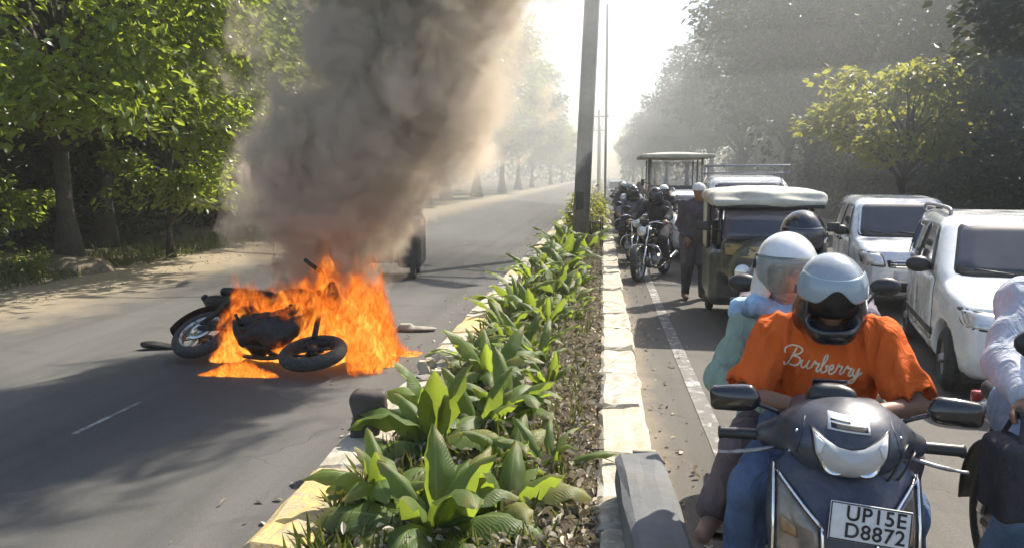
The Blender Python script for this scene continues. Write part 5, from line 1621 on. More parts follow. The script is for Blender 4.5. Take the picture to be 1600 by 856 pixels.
# ------------------------------------------------------------------ three-wheelers
def auto_rickshaw(root):
    S = SDF((-0.75, -1.35, 0.1), (0.75, 1.35, 1.1), 0.03)
    S.rbox((0, 0.45, 0.56), (1.22, 1.5, 0.66), 0.10)                       # tub
    S.ell((0, -0.72, 0.66), (0.42, 0.42, 0.42), 0.16)                      # rounded nose
    S.rbox((0, -0.42, 0.82), (0.96, 0.24, 0.44), 0.09, 0.14)
    S.rbox((0, 0.35, 0.86), (1.0, 1.1, 0.7), 0.06, 0.04, 's')              # open cabin
    S.cap((-0.2, -0.95, 0.2), (0.2, -0.95, 0.2), 0.28, k=0.03, op='s')
    body = obj('body', S.mesh(), M['auto_green'], root)
    bv = bvh_of((np.array([v.co for v in body.data.vertices]), [tuple(p.vertices) for p in body.data.polygons]))
    obj('yellow_band', panel(bv, [(-0.44, 0.86), (0.44, 0.86), (0.45, 0.98), (-0.45, 0.98)], 'y', 1, -2, 0.008), M['auto_yellow'], root)
    obj('windscreen', grid_surface(lambda u, v: ((u - 0.5) * (0.98 - 0.08 * v), -0.53 + 0.13 * v - 0.05 * math.sin(math.pi * u), 1.03 + 0.36 * v), 10, 5, 0.008), M['auto_glass'], root)
    for s in (-1, 1):
        obj('screen_pillar', tube([(s * 0.51, -0.52, 0.98), (s * 0.49, -0.38, 1.44)], 0.025, 7), M['black'], root)
        obj('roof_post', tube([(s * 0.58, 0.35, 0.85), (s * 0.57, 0.35, 1.46)], 0.02, 7), M['black'], root)
        obj('roof_post', tube([(s * 0.58, 1.10, 0.85), (s * 0.57, 1.10, 1.44)], 0.02, 7), M['black'], root)
        hl = obj('headlight', shift(lathe([(0.0, 0.05), (0.07, 0.04), (0.085, 0.0), (0.085, -0.02)], 18, 'y'), (s * 0.30, -1.03, 0.72)), M['black'], root)
        obj('lens', shift(lathe([(0.082, -0.02), (0.05, -0.035), (0.0, -0.04)], 18, 'y'), (s * 0.30, -1.03, 0.72)), M['lamp_glass'], hl)
        obj('side_mirror', join(tube([(s * 0.5, -0.50, 1.12), (s * 0.66, -0.56, 1.16)], 0.009, 5), box((s * 0.70, -0.56, 1.18), (0.13, 0.03, 0.10), 0.012)), M['black'], root)
        wheel_parts(root, (s * 0.52, 0.85, 0.21), 0.21, 0.10, M['rubber'], M['alloy'], None, 6, False)
        obj('side_curtain', grid_surface(lambda u, v: (s * (0.60 + 0.01 * math.sin(25 * u)), 0.40 + 0.70 * u, 0.86 + 0.56 * v), 12, 4, 0.006), M['canvas'], root)
    wheel_parts(root, (0, -0.95, 0.21), 0.21, 0.10, M['rubber'], M['alloy'], None, 6, False)
    S = SDF((-0.8, -0.85, 1.25), (0.8, 1.35, 1.75), 0.025)
    S.rbox((0, 0.34, 1.49), (1.28, 1.74, 0.15), 0.07)
    S.ell((0, 0.36, 1.52), (0.60, 0.92, 0.10), 0.08)
    S.rbox((0, -0.50, 1.455), (1.22, 0.22, 0.08), 0.035, 0.08, rot=(0.25, 0, 0))
    S.warp(lambda X, Y, Z: 0.006 * np.sin(34 * Y) * np.sin(9 * X))
    cp = obj('canopy', S.mesh(), M['canvas'], root)
    obj('canopy_trim', box((0, -0.585, 1.405), (1.20, 0.03, 0.045), 0.012), M['black'], cp)
    obj('driver_seat', box((0, -0.02, 0.66), (0.8, 0.3, 0.12), 0.04), M['seat'], root)
    obj('rear_seat', join(box((0, 0.78, 0.64), (1.0, 0.42, 0.14), 0.05), box((0, 1.02, 0.92), (1.0, 0.12, 0.5), 0.05)), M['seat'], root)
    obj('steering_bar', join(tube([(-0.3, -0.36, 1.0), (0.3, -0.36, 1.0)], 0.015, 7), tube([(0, -0.36, 1.0), (0, -0.7, 0.5)], 0.022, 7)), M['iron'], root)
    obj('bumper', tube(catmull([(-0.4, -0.95, 0.42), (-0.2, -1.17, 0.42), (0.2, -1.17, 0.42), (0.4, -0.95, 0.42)], 5), 0.022, 7), M['alloy'], root)
    obj('mudguard', grid_surface(lambda u, v: ((v - 0.5) * 0.2, -0.95 - 0.27 * math.cos(R(20) + R(140) * u), 0.21 + 0.27 * math.sin(R(20) + R(140) * u)), 12, 4, 0.008), M['auto_green'], root)
M['auto_glass'] = glass_mat('auto_windscreen', (0.06, 0.06, 0.09), 0.08, 0.82)
ar = empty('auto_rickshaw', (1.87, 9.75, 0.008), R(-4), 'auto rickshaw with a pale canvas canopy behind the two scooter riders', 'auto rickshaw')
auto_rickshaw(ar)

def canopy_vehicle(root):
    S = SDF((-0.7, -1.4, 0.2), (0.7, -0.4, 1.25), 0.03)
    S.rbox((0, -0.80, 0.72), (1.02, 0.34, 0.62), 0.12); S.ell((0, -0.95, 0.7), (0.36, 0.26, 0.34), 0.15)
    obj('front_cowl', S.mesh(), M['car_white'], root)
    obj('floor_pan', box((0, 0.25, 0.42), (1.12, 2.2, 0.14), 0.04), M['auto_green'], root)
    obj('windscreen', grid_surface(lambda u, v: ((u - 0.5) * 1.12, -0.68 + 0.10 * v - 0.04 * math.sin(math.pi * u), 1.02 + 0.72 * v), 10, 5, 0.008), M['thin_glass'], root)
    for s in (-1, 1):
        obj('screen_pillar', tube([(s * 0.57, -0.68, 0.95), (s * 0.57, -0.56, 1.82)], 0.026, 7), M['alloy'], root)
        obj('roof_post', tube([(s * 0.56, 0.3, 0.45), (s * 0.56, 0.3, 1.82)], 0.02, 7), M['alloy'], root)
        obj('roof_post', tube([(s * 0.56, 1.25, 0.45), (s * 0.56, 1.25, 1.80)], 0.02, 7), M['alloy'], root)
        wheel_parts(root, (s * 0.48, 0.95, 0.23), 0.23, 0.09, M['rubber'], M['alloy'], None, 6, False)
        obj('mirror', join(tube([(s * 0.57, -0.66, 1.25), (s * 0.72, -0.7, 1.28)], 0.009, 5), box((s * 0.74, -0.7, 1.28), (0.08, 0.03, 0.14), 0.012)), M['black'], root)
    wheel_parts(root, (0, -0.95, 0.23), 0.23, 0.09, M['rubber'], M['alloy'], None, 6, False)
    S = SDF((-0.95, -1.05, 1.65), (0.95, 1.6, 2.05), 0.03)
    S.rbox((0, 0.25, 1.86), (1.62, 2.35, 0.09), 0.04); S.ell((0, 0.25, 1.88), (0.74, 1.1, 0.09), 0.06)
    obj('canopy', S.mesh(), M['canvas'], root)
    obj('headlight', shift(lathe([(0.0, 0.03), (0.09, 0.02), (0.095, -0.02), (0.05, -0.045), (0.0, -0.05)], 18, 'y'), (0, -1.19, 0.82)), M['lamp_glass'], root)
    for y in (-0.1, 0.85):
        obj('bench_seat', join(box((0, y, 0.68), (1.0, 0.4, 0.12), 0.04), box((0, y + 0.2, 0.95), (1.0, 0.08, 0.5), 0.03)), M['seat'], root)
M['thin_glass'] = glass_mat('clear_windscreen', (0.10, 0.10, 0.11), 0.06, 0.30)
cv = empty('electric_rickshaw', (1.98, 23.0, 0.008), 0, 'open passenger rickshaw with a thin white canopy, tallest vehicle in the queue', 'rickshaw', scale=1.22)
canopy_vehicle(cv)
# ------------------------------------------------------------------ people
def mid(a, b, t=0.5): return tuple(np.array(a) * (1 - t) + np.array(b) * t)

def hand_prims(S, wr, d, up, side, r=0.0105, curl=0.6, sc=1.0):
    """palm and five bent fingers: wrist, finger direction, back-of-hand normal, thumb side"""
    wr, d, up, side = (np.array(v, float) for v in (wr, d, up, side))
    d /= np.linalg.norm(d); up -= d * (up @ d); up /= np.linalg.norm(up); th = np.cross(up, d); th = th if th @ side > 0 else -th
    palm = wr + d * 0.085 * sc
    for q in (-0.028, -0.010, 0.010, 0.028):
        S.cap(wr + d * 0.015 + th * q * 0.5, palm + th * q, 0.016 * sc, 0.015 * sc, 0.02)
    for q, l in ((0.030, 0.072), (0.010, 0.082), (-0.011, 0.076), (-0.031, 0.058)):
        p = palm + th * q
        for k, f in enumerate((0.42, 0.33, 0.25)):
            a = curl * (0.5 + k)
            e = p + (d * math.cos(a) - up * math.sin(a)) * l * f * sc
            S.cap(p, e, r * (1 - 0.08 * k), r * (1 - 0.08 * (k + 1)), 0.006)
            p = e
    p = wr + d * 0.03 + th * 0.026
    for dd, l in ((th * 0.75 + d * 0.65 - up * 0.2, 0.04), (th * 0.2 + d * 0.9 - up * 0.35, 0.032), (d * 0.9 - up * 0.5, 0.024)):
        e = p + dd / np.linalg.norm(dd) * l * sc
        S.cap(p, e, r * 1.15, r, 0.008)
        p = e

def head_prims(S, hc, fwd, up, s=1.0):
    hc, f, u = np.array(hc, float), np.array(fwd, float), np.array(up, float)
    f /= np.linalg.norm(f); u -= f * (u @ f); u /= np.linalg.norm(u); r = np.cross(f, u)
    Rm = Matrix((-r, -f, u)).transposed()
    eu = Rm.to_euler()
    P = lambda x, y, z: hc + (r * x + f * y + u * z) * s
    S.ell(P(0, -0.015, 0.03), (0.076 * s, 0.095 * s, 0.092 * s), 0.02, rot=eu)
    S.ell(P(0, 0.025, -0.035), (0.060 * s, 0.072 * s, 0.085 * s), 0.03, rot=eu)
    S.cap(P(0, 0.055, -0.095), P(0, 0.06, -0.10), 0.026 * s, k=0.03)          # chin
    S.cap(P(0, 0.092, 0.01), P(0, 0.112, -0.032), 0.010 * s, 0.015 * s, 0.014) # nose
    for q in (-1, 1):
        S.ell(P(q * 0.078, -0.005, -0.01), (0.012 * s, 0.022 * s, 0.034 * s), 0.01, rot=eu)   # ear
        S.cap(P(q * 0.015, 0.086, 0.028), P(q * 0.05, 0.070, 0.026), 0.011 * s, k=0.015)     # brow
        S.ell(P(q * 0.032, 0.092, 0.006), (0.016, 0.012, 0.011), 0.008, 's')                # eye socket
        S.cap(P(q * 0.045, 0.062, -0.03), P(q * 0.035, 0.066, -0.04), 0.02 * s, k=0.025)
    S.cap(P(-0.02, 0.085, -0.062), P(0.02, 0.085, -0.062), 0.009 * s, k=0.008)              # lips
    S.cap(P(-0.017, 0.082, -0.076), P(0.017, 0.082, -0.076), 0.010 * s, k=0.006)
    return P, eu

def person(name, label, J, m, parent_xf, group=None, h=0.011, sleeve='short', hem=0.0, seed=1, hands=None, female=False, shirt_k=1.0, shoe=None):
    """J: joints in the local frame (front -y). m: materials by part. The body is the top-level mesh; clothes are its children"""
    A = np.array([v for k, v in J.items() if k not in ('fwd', 'up')])
    lo, hi = A.min(0) - 0.2, A.max(0) + 0.2
    S = SDF(lo, hi, h)
    pel, che, nec = J['pelvis'], J['chest'], J['neck']
    S.cap(pel, mid(pel, che, 0.6), 0.115, 0.11, 0.05, sx=1.18); S.cap(mid(pel, che, 0.6), che, 0.115, 0.125, 0.05, sx=1.2)
    S.cap(che, nec, 0.10, 0.055, 0.06); S.cap(nec, mid(nec, J['head'], 0.5), 0.055, 0.05, 0.03)
    for s in 'LR':
        S.cap(mid(che, nec, 0.7), J['sh' + s], 0.06, 0.058, 0.05)
        S.cap(J['sh' + s], J['el' + s], 0.054, 0.040, 0.03); S.cap(J['el' + s], J['wr' + s], 0.040, 0.026, 0.02)
        S.cap(pel, J['hip' + s], 0.11, 0.095, 0.05); S.cap(J['hip' + s], J['kn' + s], 0.085, 0.055, 0.04)
        kn, an = np.array(J['kn' + s], float), np.array(J['an' + s], float)
        S.cap(kn, kn + (an - kn) * 0.35, 0.052, 0.056, 0.03); S.cap(kn + (an - kn) * 0.35, an, 0.055, 0.034, 0.03)
        S.cap(an + (0, 0.03, -0.04), J['toe' + s], 0.036, 0.026, 0.03)
        hd = (hands or {}).get(s, dict(d=np.array(J['wr' + s]) - np.array(J['el' + s]), up=(0, 0, 1), side=(-1 if s == 'R' else 1, 0, 0)))
        hand_prims(S, J['wr' + s], hd['d'], hd['up'], hd['side'], curl=hd.get('curl', 0.6))
    P, eu = head_prims(S, J['head'], J['fwd'], J['up'])
    body = obj(name, S.mesh(), m['skin'])
    tag(body, label, 'person', group)
    for q in (-1, 1):
        c = P(q * 0.032, 0.0795, 0.006)
        ey = obj('eye', shift(lathe([(0.0, -0.011), (0.008, -0.008), (0.011, 0), (0.008, 0.008), (0.0, 0.011)], 10, 'z'), c), M['white_cloth'], body)
        obj('iris', shift(lathe([(0.0, -0.0055), (0.0055, 0.0), (0.0, 0.0055)], 8, 'z'), P(q * 0.032, 0.0875, 0.005)), M['ink'], ey)
    # top
    S = SDF(lo, hi, h)
    S.cap(pel, mid(pel, che, 0.6), 0.140 * shirt_k, 0.132 * shirt_k, 0.05, sx=1.22); S.cap(mid(pel, che, 0.6), che, 0.135 * shirt_k, 0.142 * shirt_k, 0.05, sx=1.22)
    S.cap(che, nec, 0.115, 0.064, 0.07)
    for s in 'LR':
        S.cap(mid(che, nec, 0.72), J['sh' + s], 0.072, 0.072, 0.06)
        if sleeve == 'short':
            e = mid(J['sh' + s], J['el' + s], 0.86)
            S.cap(J['sh' + s], e, 0.070, 0.078, 0.03)
        else:
            S.cap(J['sh' + s], J['el' + s], 0.068, 0.056, 0.03); S.cap(J['el' + s], mid(J['el' + s], J['wr' + s], 0.95), 0.056, 0.042, 0.02)
        if hem > 0:
            S.cap(pel, J['hip' + s], 0.135, 0.12, 0.05); S.cap(J['hip' + s], mid(J['hip' + s], J['kn' + s], hem), 0.115, 0.10, 0.05)
    S.warp(folds(0.015, seed, 20))
    nk = np.array(nec) + np.array([0, -0.012, 0.035])
    S.ell(nk, (0.072, 0.072, 0.05), 0.01, 's')
    if sleeve == 'short':
        for s in 'LR':   # open cuff round the arm
            e0, e1 = np.array(mid(J['sh' + s], J['el' + s], 0.86)), np.array(J['el' + s])
            dd = (e1 - e0) / np.linalg.norm(e1 - e0)
            S.cap(e0 + dd * 0.05, e0 + dd * 0.14, 0.085, k=0.006, op='s')
    sh = obj('shirt' if hem == 0 else 'tunic', S.mesh(), m['top'], body)
    # trousers
    S = SDF(lo, hi, h)
    S.cap(pel, mid(pel, che, 0.25), 0.128, 0.122, 0.05, sx=1.18)
    for s in 'LR':
        S.cap(pel, J['hip' + s], 0.122, 0.108, 0.05); S.cap(J['hip' + s], J['kn' + s], 0.100, 0.074, 0.04)
        S.cap(J['kn' + s], J['an' + s], 0.073, 0.058, 0.03)
    S.warp(folds(0.011, seed + 5, 18))
    obj('trousers', S.mesh(), m['legs'], body)
    for s in 'LR':
        an, to = np.array(J['an' + s], float), np.array(J['toe' + s], float)
        S = SDF(np.minimum(an, to) - 0.12, np.maximum(an, to) + 0.12, 0.010)
        d = to - an; d[2] = 0
        S.cap(an + (0, 0, -0.01), an + (0, 0, -0.03), 0.046, k=0.02)
        S.cap(an + np.array([0, 0, -0.045]) - d * 0.25, to + (0, 0, 0.004), 0.044, 0.036, 0.03)
        obj('shoe', S.mesh(), m.get('shoe', M['black']), body)
    body.matrix_world = parent_xf
    return body, P, eu, sh

def helmet(parent, hc, eu, shell_m, dark_m, visor=None, visor_m=None, full=True, s=1.0, band=None, inner=False):
    """shell with a face opening, padded inside, chin bar and a visor, worn over a head at hc turned by eu"""
    S = SDF((-0.2, -0.22, -0.24), (0.2, 0.22, 0.2), 0.0085)
    S.ell((0, 0.012, 0.02), (0.128, 0.150, 0.140), 0.0)
    S.cap((-0.055, 0.02, -0.10), (0.055, 0.02, -0.10), 0.085, k=0.06)
    if full:
        S.ell((0, -0.012, -0.075), (0.112, 0.138, 0.095), 0.05); S.cap((-0.035, -0.10, -0.125), (0.035, -0.10, -0.125), 0.036, k=0.06)
        S.rbox((0, -0.17, -0.018), (0.206, 0.20, 0.145), 0.04, 0.012, 's')
    else:
        S.rbox((0, -0.19, -0.06), (0.215, 0.24, 0.22), 0.04, 0.01, 's')
    S.ell((0, 0.010, -0.01), (0.102, 0.124, 0.122), 0.01, 's'); S.cap((0, 0.0, -0.05), (0, -0.01, -0.26), 0.088, k=0.01, op='s')
    v, f = S.mesh()
    M4 = Matrix.Translation(Vector(tuple(hc))) @ eu.to_matrix().to_4x4() @ Matrix.Scale(s, 4)
    V, F = xf((v.tolist(), f.tolist()), M4)
    h_ = obj('helmet', (V, F), shell_m, parent)
    if full and dark_m:
        h_.data.materials.append(dark_m)
        for p in h_.data.polygons:
            c = Vector((0, 0, 0))
            for i in p.vertices: c += Vector(v[i])
            c /= len(p.vertices)
            if c.z < 0.0 - 0.45 * max(0, c.y + 0.02): p.material_index = 1
    if visor is not None:
        a0, a1, wide, gap = visor
        def fn(u, w):
            th = (u - 0.5) * 2 * wide
            ph = a0 + (a1 - a0) * w
            if gap: ph = a0 + (a1 - a0) * w + gap * (1 - w) * max(0, math.cos(th * 2.6)) ** 2
            r = np.array([0.136, 0.160, 0.150])
            return tuple(M4 @ Vector((r[0] * math.sin(th) * math.cos(ph), 0.012 - r[1] * math.cos(th) * math.cos(ph), 0.02 + r[2] * math.sin(ph))))
        vi = obj('visor', grid_surface(fn, 26, 10, 0.0022), visor_m, h_)
        for q in (-1, 1):
            obj('visor_pivot', xf(lathe([(0.0, q * 0.012), (0.018, q * 0.010), (0.022, 0.0)], 14, 'x'), M4 @ Matrix.Translation((q * 0.128, 0.0, 0.02))), dark_m or M['black'], h_)
    if inner:
        def fi(u, w):
            th = (u - 0.5) * 2 * 0.95
            ph = R(-34) + R(66) * w
            r = np.array([0.121, 0.153, 0.138])
            return tuple(M4 @ Vector((r[0] * math.sin(th) * math.cos(ph), 0.012 - r[1] * math.cos(th) * math.cos(ph), 0.02 + r[2] * math.sin(ph))))
        obj('face_shade_sheet', grid_surface(fi, 20, 8, 0.002), M['face_shade_tint'], h_)  # dark sheet added across the opening to imitate shadow on the face
    if band is not None:
        def fb(u, w):
            th = (u - 0.5) * 2 * 1.9
            ph = band + 0.07 * w + 0.10 * math.cos(th)
            r = np.array([0.133, 0.156, 0.146])
            return tuple(M4 @ Vector((r[0] * math.sin(th) * math.cos(ph), 0.012 - r[1] * math.cos(th) * math.cos(ph), 0.02 + r[2] * math.sin(ph))))
        obj('trim_band', grid_surface(fb, 24, 2, 0.002), M['ink'], h_)
    return h_
# ------------------------------------------------------------------ the scooter in the foreground
SX = Matrix.Translation((0.69, 2.14, 0.008)) @ Matrix.Rotation(R(-8.5), 4, 'Z') @ Matrix.Scale(0.945, 4)
sc = empty('scooter', (0.69, 2.14, 0.008), R(-8.5), 'dark blue scooter with a cat-faced headlight carrying two riders', 'scooter', scale=0.945)
AP = [(0.28, 0.10, 0.02, 0.10), (0.42, 0.17, 0.03, 0.13), (0.60, 0.215, 0.06, 0.18), (0.78, 0.235, 0.10, 0.23), (0.90, 0.225, 0.16, 0.28), (0.98, 0.16, 0.23, 0.31), (1.00, 0.12, 0.26, 0.32)]
def apron(u, v):
    z = 0.28 + 0.72 * v
    A = np.array(AP)
    w, yf, ys = (np.interp(z, A[:, 0], A[:, k]) for k in (1, 2, 3))
    s = (u - 0.5) * 2
    return (w * s, yf + (ys - yf) * abs(s) ** 1.7 + 0.012 * math.cos(s * 7), z)
avf = grid_surface(apron, 36, 30, 0.03)
obj('front_apron', avf, M['navy'], sc)
abv = bvh_of(avf)
S = SDF((-0.34, 0.1, 0.82), (0.34, 0.66, 1.25), 0.010)
S.ell((0, 0.35, 1.02), (0.185, 0.165, 0.115), 0.0)
S.ell((0, 0.26, 1.00), (0.15, 0.10, 0.085), 0.06)
for s in (-1, 1):
    S.cap((s * 0.10, 0.38, 1.0), (s * 0.225, 0.42, 0.975), 0.075, 0.042, 0.06)
S.rbox((0, 0.52, 1.03), (0.30, 0.12, 0.12), 0.04, 0.06)
cvf = S.mesh()
obj('handlebar_cowl', cvf, M['navy'], sc)
cbv = bvh_of(cvf)
HLP = [(-0.108, 1.072), (-0.072, 1.052), (-0.035, 1.034), (0, 1.028), (0.035, 1.034), (0.072, 1.052), (0.108, 1.072), (0.100, 1.01), (0.078, 0.966), (0.038, 0.940), (0, 0.934), (-0.038, 0.940), (-0.078, 0.966), (-0.100, 1.01)]
hl = obj('headlight', panel(cbv, HLP, 'y', 1, -0.5, 0.012, dome=0.016, rings=6, step=0.012, centre=(0, 0.985)), M['lens_clear'], sc)
obj('headlight_bezel', panel(cbv, [(x * 1.07, 0.99 + (z - 0.99) * 1.09) for x, z in HLP], 'y', 1, -0.5, 0.005, rings=6, step=0.012, centre=(0, 0.985)), M['black'], hl)
for s in (-1, 1):
    hq = cbv.ray_cast(Vector((s * 0.042, -0.5, 0.985)), Vector((0, 1, 0)))[0]
    obj('reflector_bowl', shift(lathe([(0.0, 0.0), (0.016, -0.004), (0.030, -0.010), (0.036, -0.016), (0.040, -0.016), (0.040, 0.01)], 22, 'y'), (hq.x, hq.y + 0.010, hq.z)), M['chrome'], hl)
    obj('bulb', shift(lathe([(0.0, -0.018), (0.006, -0.016), (0.008, -0.008), (0.008, 0.0)], 12, 'y'), (hq.x, hq.y + 0.006, hq.z)), M['lamp_glass'], hl)
    obj('position_lamp', panel(cbv, [(s * 0.102, 1.062), (s * 0.075, 1.045), (s * 0.088, 1.01), (s * 0.098, 1.015)], 'y', 1, -0.5, 0.022, rings=2, step=0.012), M['plate'], hl)
st = obj('sticker', panel(cbv, [(-0.066, 1.078), (0.056, 1.070), (0.056, 1.108), (-0.060, 1.116)], 'y', 1, -0.5, 0.004, rings=4, step=0.012), M['plate'], sc)
obj('sticker_band', panel(cbv, [(-0.055, 1.083), (0.050, 1.076), (0.050, 1.088), (-0.055, 1.095)], 'y', 1, -0.5, 0.0062, skirt=0.004, rings=3, step=0.012), M['ink'], st)
obj('sticker_band', panel(cbv, [(-0.055, 1.100), (0.0, 1.096), (0.0, 1.099), (-0.055, 1.103)], 'y', 1, -0.5, 0.0062, skirt=0.004, rings=2, step=0.012), M['ink'], st)
S = SDF((-0.14, 0.3, 1.02), (0.14, 0.62, 1.25), 0.009)
S.rbox((-0.03, 0.44, 1.11), (0.155, 0.13, 0.06), 0.028, rot=(-0.45, 0, 0)); S.rbox((-0.035, 0.42, 1.135), (0.085, 0.06, 0.05), 0.018, 0.03)
db = obj('dashboard', S.mesh(), M['black'], sc)
obj('dial', shift(xf(box((0, 0, 0), (0.11, 0.07, 0.006), 0.002), Matrix.Rotation(R(-40), 4, 'X')), (-0.03, 0.50, 1.14)), M['car_glass'], db)
for s in (-1, 1):
    obj('hand_grip', tube([(s * 0.23, 0.425, 0.97), (s * 0.26, 0.43, 0.968), (s * 0.375, 0.465, 0.955), (s * 0.385, 0.467, 0.954)], [0.017, 0.02, 0.02, 0.024], 12), M['black'], sc)
    obj('brake_lever', tube(catmull([(s * 0.20, 0.375, 0.95), (s * 0.27, 0.36, 0.935), (s * 0.34, 0.385, 0.915), (s * 0.385, 0.40, 0.905)], 4), [0.010] * 8 + [0.007] * 4 + [0.010], 7, sq=0.7), M['alloy'], sc)
    mr = obj('mirror_stem', tube(catmull([(s * 0.17, 0.43, 1.02), (s * 0.20, 0.42, 1.055), (s * 0.275, 0.41, 1.085)], 5), 0.008, 8), M['gloss_black'], sc)
    S = SDF((-0.12, -0.06, -0.08), (0.12, 0.06, 0.08), 0.006)
    S.rbox((0, 0, 0), (0.150, 0.045, 0.082), 0.021, 0.0, rot=(0, 0.10 * s, 0)); S.ell((s * -0.02, -0.008, 0.0), (0.07, 0.028, 0.035), 0.03)
    mh = obj('mirror_shell', shift(S.mesh(), (s * 0.345, 0.40, 1.10)), M['gloss_black'], mr)
    obj('mirror_glass', box((s * 0.345, 0.4245, 1.10), (0.128, 0.003, 0.062), 0.001), M['mirror'], mr)
    ip = [(s * 0.205, 0.90), (s * 0.085, 0.79), (s * 0.080, 0.70), (s * 0.205, 0.66)]
    il = obj('indicator_lens', panel(abv, rounded(ip, 0.12), 'y', 1, -0.5, 0.006, rings=4, step=0.02), M['smoke_lens'] if 'smoke_lens' in M else M['lamp_glass'], sc)
    def on_apron(x, z, o=0.012):
        q = abv.ray_cast(Vector((x, -0.5, z)), Vector((0, 1, 0)))[0]
        return (x, (q.y if q else 0.3) - o, z)
    for a, b in (((s * 0.212, 0.925), (s * 0.212, 0.65)), ((s * 0.208, 0.912), (s * 0.078, 0.795)), ((s * 0.078, 0.795), (s * 0.074, 0.69))):
        obj('lens_trim', tube([on_apron(a[0] + (b[0] - a[0]) * t, a[1] + (b[1] - a[1]) * t) for t in np.linspace(0, 1, 7)], 0.006, 6), M['chrome'], il)
    obj('amber_bulb', panel(abv, [(s * 0.19, 0.79), (s * 0.150, 0.775), (s * 0.145, 0.745), (s * 0.19, 0.74)], 'y', 1, -0.5, 0.011, rings=2, step=0.02), M['amber'], il)
for k, pts in enumerate([[(-0.20, 0.40, 0.97), (-0.16, 0.26, 1.03), (-0.10, 0.22, 0.94), (-0.07, 0.26, 0.86)], [(0.20, 0.40, 0.97), (0.17, 0.25, 1.02), (0.12, 0.21, 0.93), (0.08, 0.26, 0.86)], [(0.22, 0.41, 0.96), (0.20, 0.28, 0.99), (0.15, 0.24, 0.92), (0.10, 0.28, 0.84)]]):
    obj('cable', tube(catmull(pts, 6), 0.0045, 6), M['black'], sc)
for s in (-1, 1):
    obj('cowl_seam', tube([tuple(cbv.ray_cast(Vector((s * (0.125 + 0.05 * t), -0.5, 1.09 - 0.20 * t)), Vector((0, 1, 0)))[0] or Vector((s * 0.15, 0.4, 1.0))) for t in np.linspace(0, 1, 9)], 0.0025, 5), M['ink'], sc)
    for q in ((0.15, 1.05), (0.165, 0.97)):
        hp_ = cbv.ray_cast(Vector((s * q[0], -0.5, q[1])), Vector((0, 1, 0)))[0]
        if hp_: obj('screw', shift(lathe([(0.0, -0.003), (0.005, -0.002), (0.006, 0.002)], 10, 'y'), hp_), M['steel'], sc)
    for q in ((0.16, 0.60), (0.10, 0.52)):
        hp_ = abv.ray_cast(Vector((s * q[0], -0.5, q[1])), Vector((0, 1, 0)))[0]
        if hp_: obj('screw', shift(lathe([(0.0, -0.004), (0.006, -0.002), (0.007, 0.002)], 10, 'y'), hp_), M['steel'], sc)
# number plate with its lettering
npx = Matrix.Translation((0.045, 0.062, 0.838)) @ Matrix.Rotation(R(4), 4, 'Y') @ Matrix.Rotation(R(-8), 4, 'X')
pl = obj('number_plate', xf(box((0, 0, 0), (0.222, 0.006, 0.112), 0.002), npx), M['plate'], sc)
obj('plate_border', xf(join(box((0, -0.0035, 0.053), (0.218, 0.003, 0.003)), box((0, -0.0035, -0.053), (0.218, 0.003, 0.003)), box((-0.108, -0.0035, 0), (0.003, 0.003, 0.104)), box((0.108, -0.0035, 0), (0.003, 0.003, 0.104))), npx), M['ink'], pl)
obj('plate_bracket', xf(box((0, 0.03, 0.0), (0.12, 0.05, 0.06), 0.008), npx), M['black'], pl)
def text_vf(txt, size, depth=0.001, xs=1.0, bold=0.0):
    cu = bpy.data.curves.new('lettering', 'FONT')
    cu.body = txt; cu.size = size; cu.extrude = depth; cu.align_x = 'CENTER'; cu.align_y = 'CENTER'; cu.offset = bold; cu.space_character = 1.08
    o = bpy.data.objects.new('lettering', cu)
    COL.objects.link(o)
    dg = bpy.context.evaluated_depsgraph_get()
    me = bpy.data.meshes.new_from_object(o.evaluated_get(dg))
    V = [(v.co.x * xs, v.co.y, v.co.z) for v in me.vertices]; F = [tuple(p.vertices) for p in me.polygons]
    bpy.data.objects.remove(o); bpy.data.curves.remove(cu); bpy.data.meshes.remove(me)
    return V, F
up_ = Matrix.Rotation(R(90), 4, 'X')
obj('lettering', xf(text_vf('UP15E', 0.060, xs=0.95, bold=0.0008), npx @ Matrix.Translation((0.014, -0.0045, 0.025)) @ up_), M['ink'], pl, smooth=False)
obj('lettering', xf(text_vf('D8872', 0.060, xs=0.95, bold=0.0008), npx @ Matrix.Translation((0.014, -0.0045, -0.025)) @ up_), M['ink'], pl, smooth=False)
# rest of the machine
wheel_parts(sc, (0, 0.02, 0.22), 0.22, 0.09, M['rubber'], M['alloy'], None, 6, False)
wheel_parts(sc, (0, 1.28, 0.22), 0.22, 0.10, M['rubber'], M['alloy'], None, 6, False)
obj('front_mudguard', grid_surface(lambda u, v: ((v - 0.5) * 0.15, 0.02 - 0.26 * math.cos(R(5) + R(150) * u), 0.22 + (0.26 - 0.02 * (2 * v - 1) ** 2) * math.sin(R(5) + R(150) * u)), 16, 6, 0.006), M['navy'], sc)
obj('steering_column', tube([(0, 0.42, 0.97), (0, 0.12, 0.30)], 0.03, 9), M['black'], sc)
S = SDF((-0.26, 0.1, 0.2), (0.26, 1.75, 0.85), 0.018)
S.rbox((0, 0.55, 0.29), (0.40, 0.62, 0.08), 0.03); S.rbox((0, 0.33, 0.58), (0.40, 0.06, 0.66), 0.03, 0.05, rot=(-0.12, 0, 0))
obj('floorboard', S.mesh(), M['black'], sc)
S = SDF((-0.26, 0.7, 0.2), (0.26, 1.85, 0.9), 0.018)
S.ell((0, 1.22, 0.52), (0.20, 0.52, 0.22)); S.ell((0, 1.5, 0.62), (0.13, 0.30, 0.12), 0.08)
obj('rear_body', S.mesh(), M['navy'], sc)
S = SDF((-0.26, 0.65, 0.6), (0.26, 1.75, 0.95), 0.016)
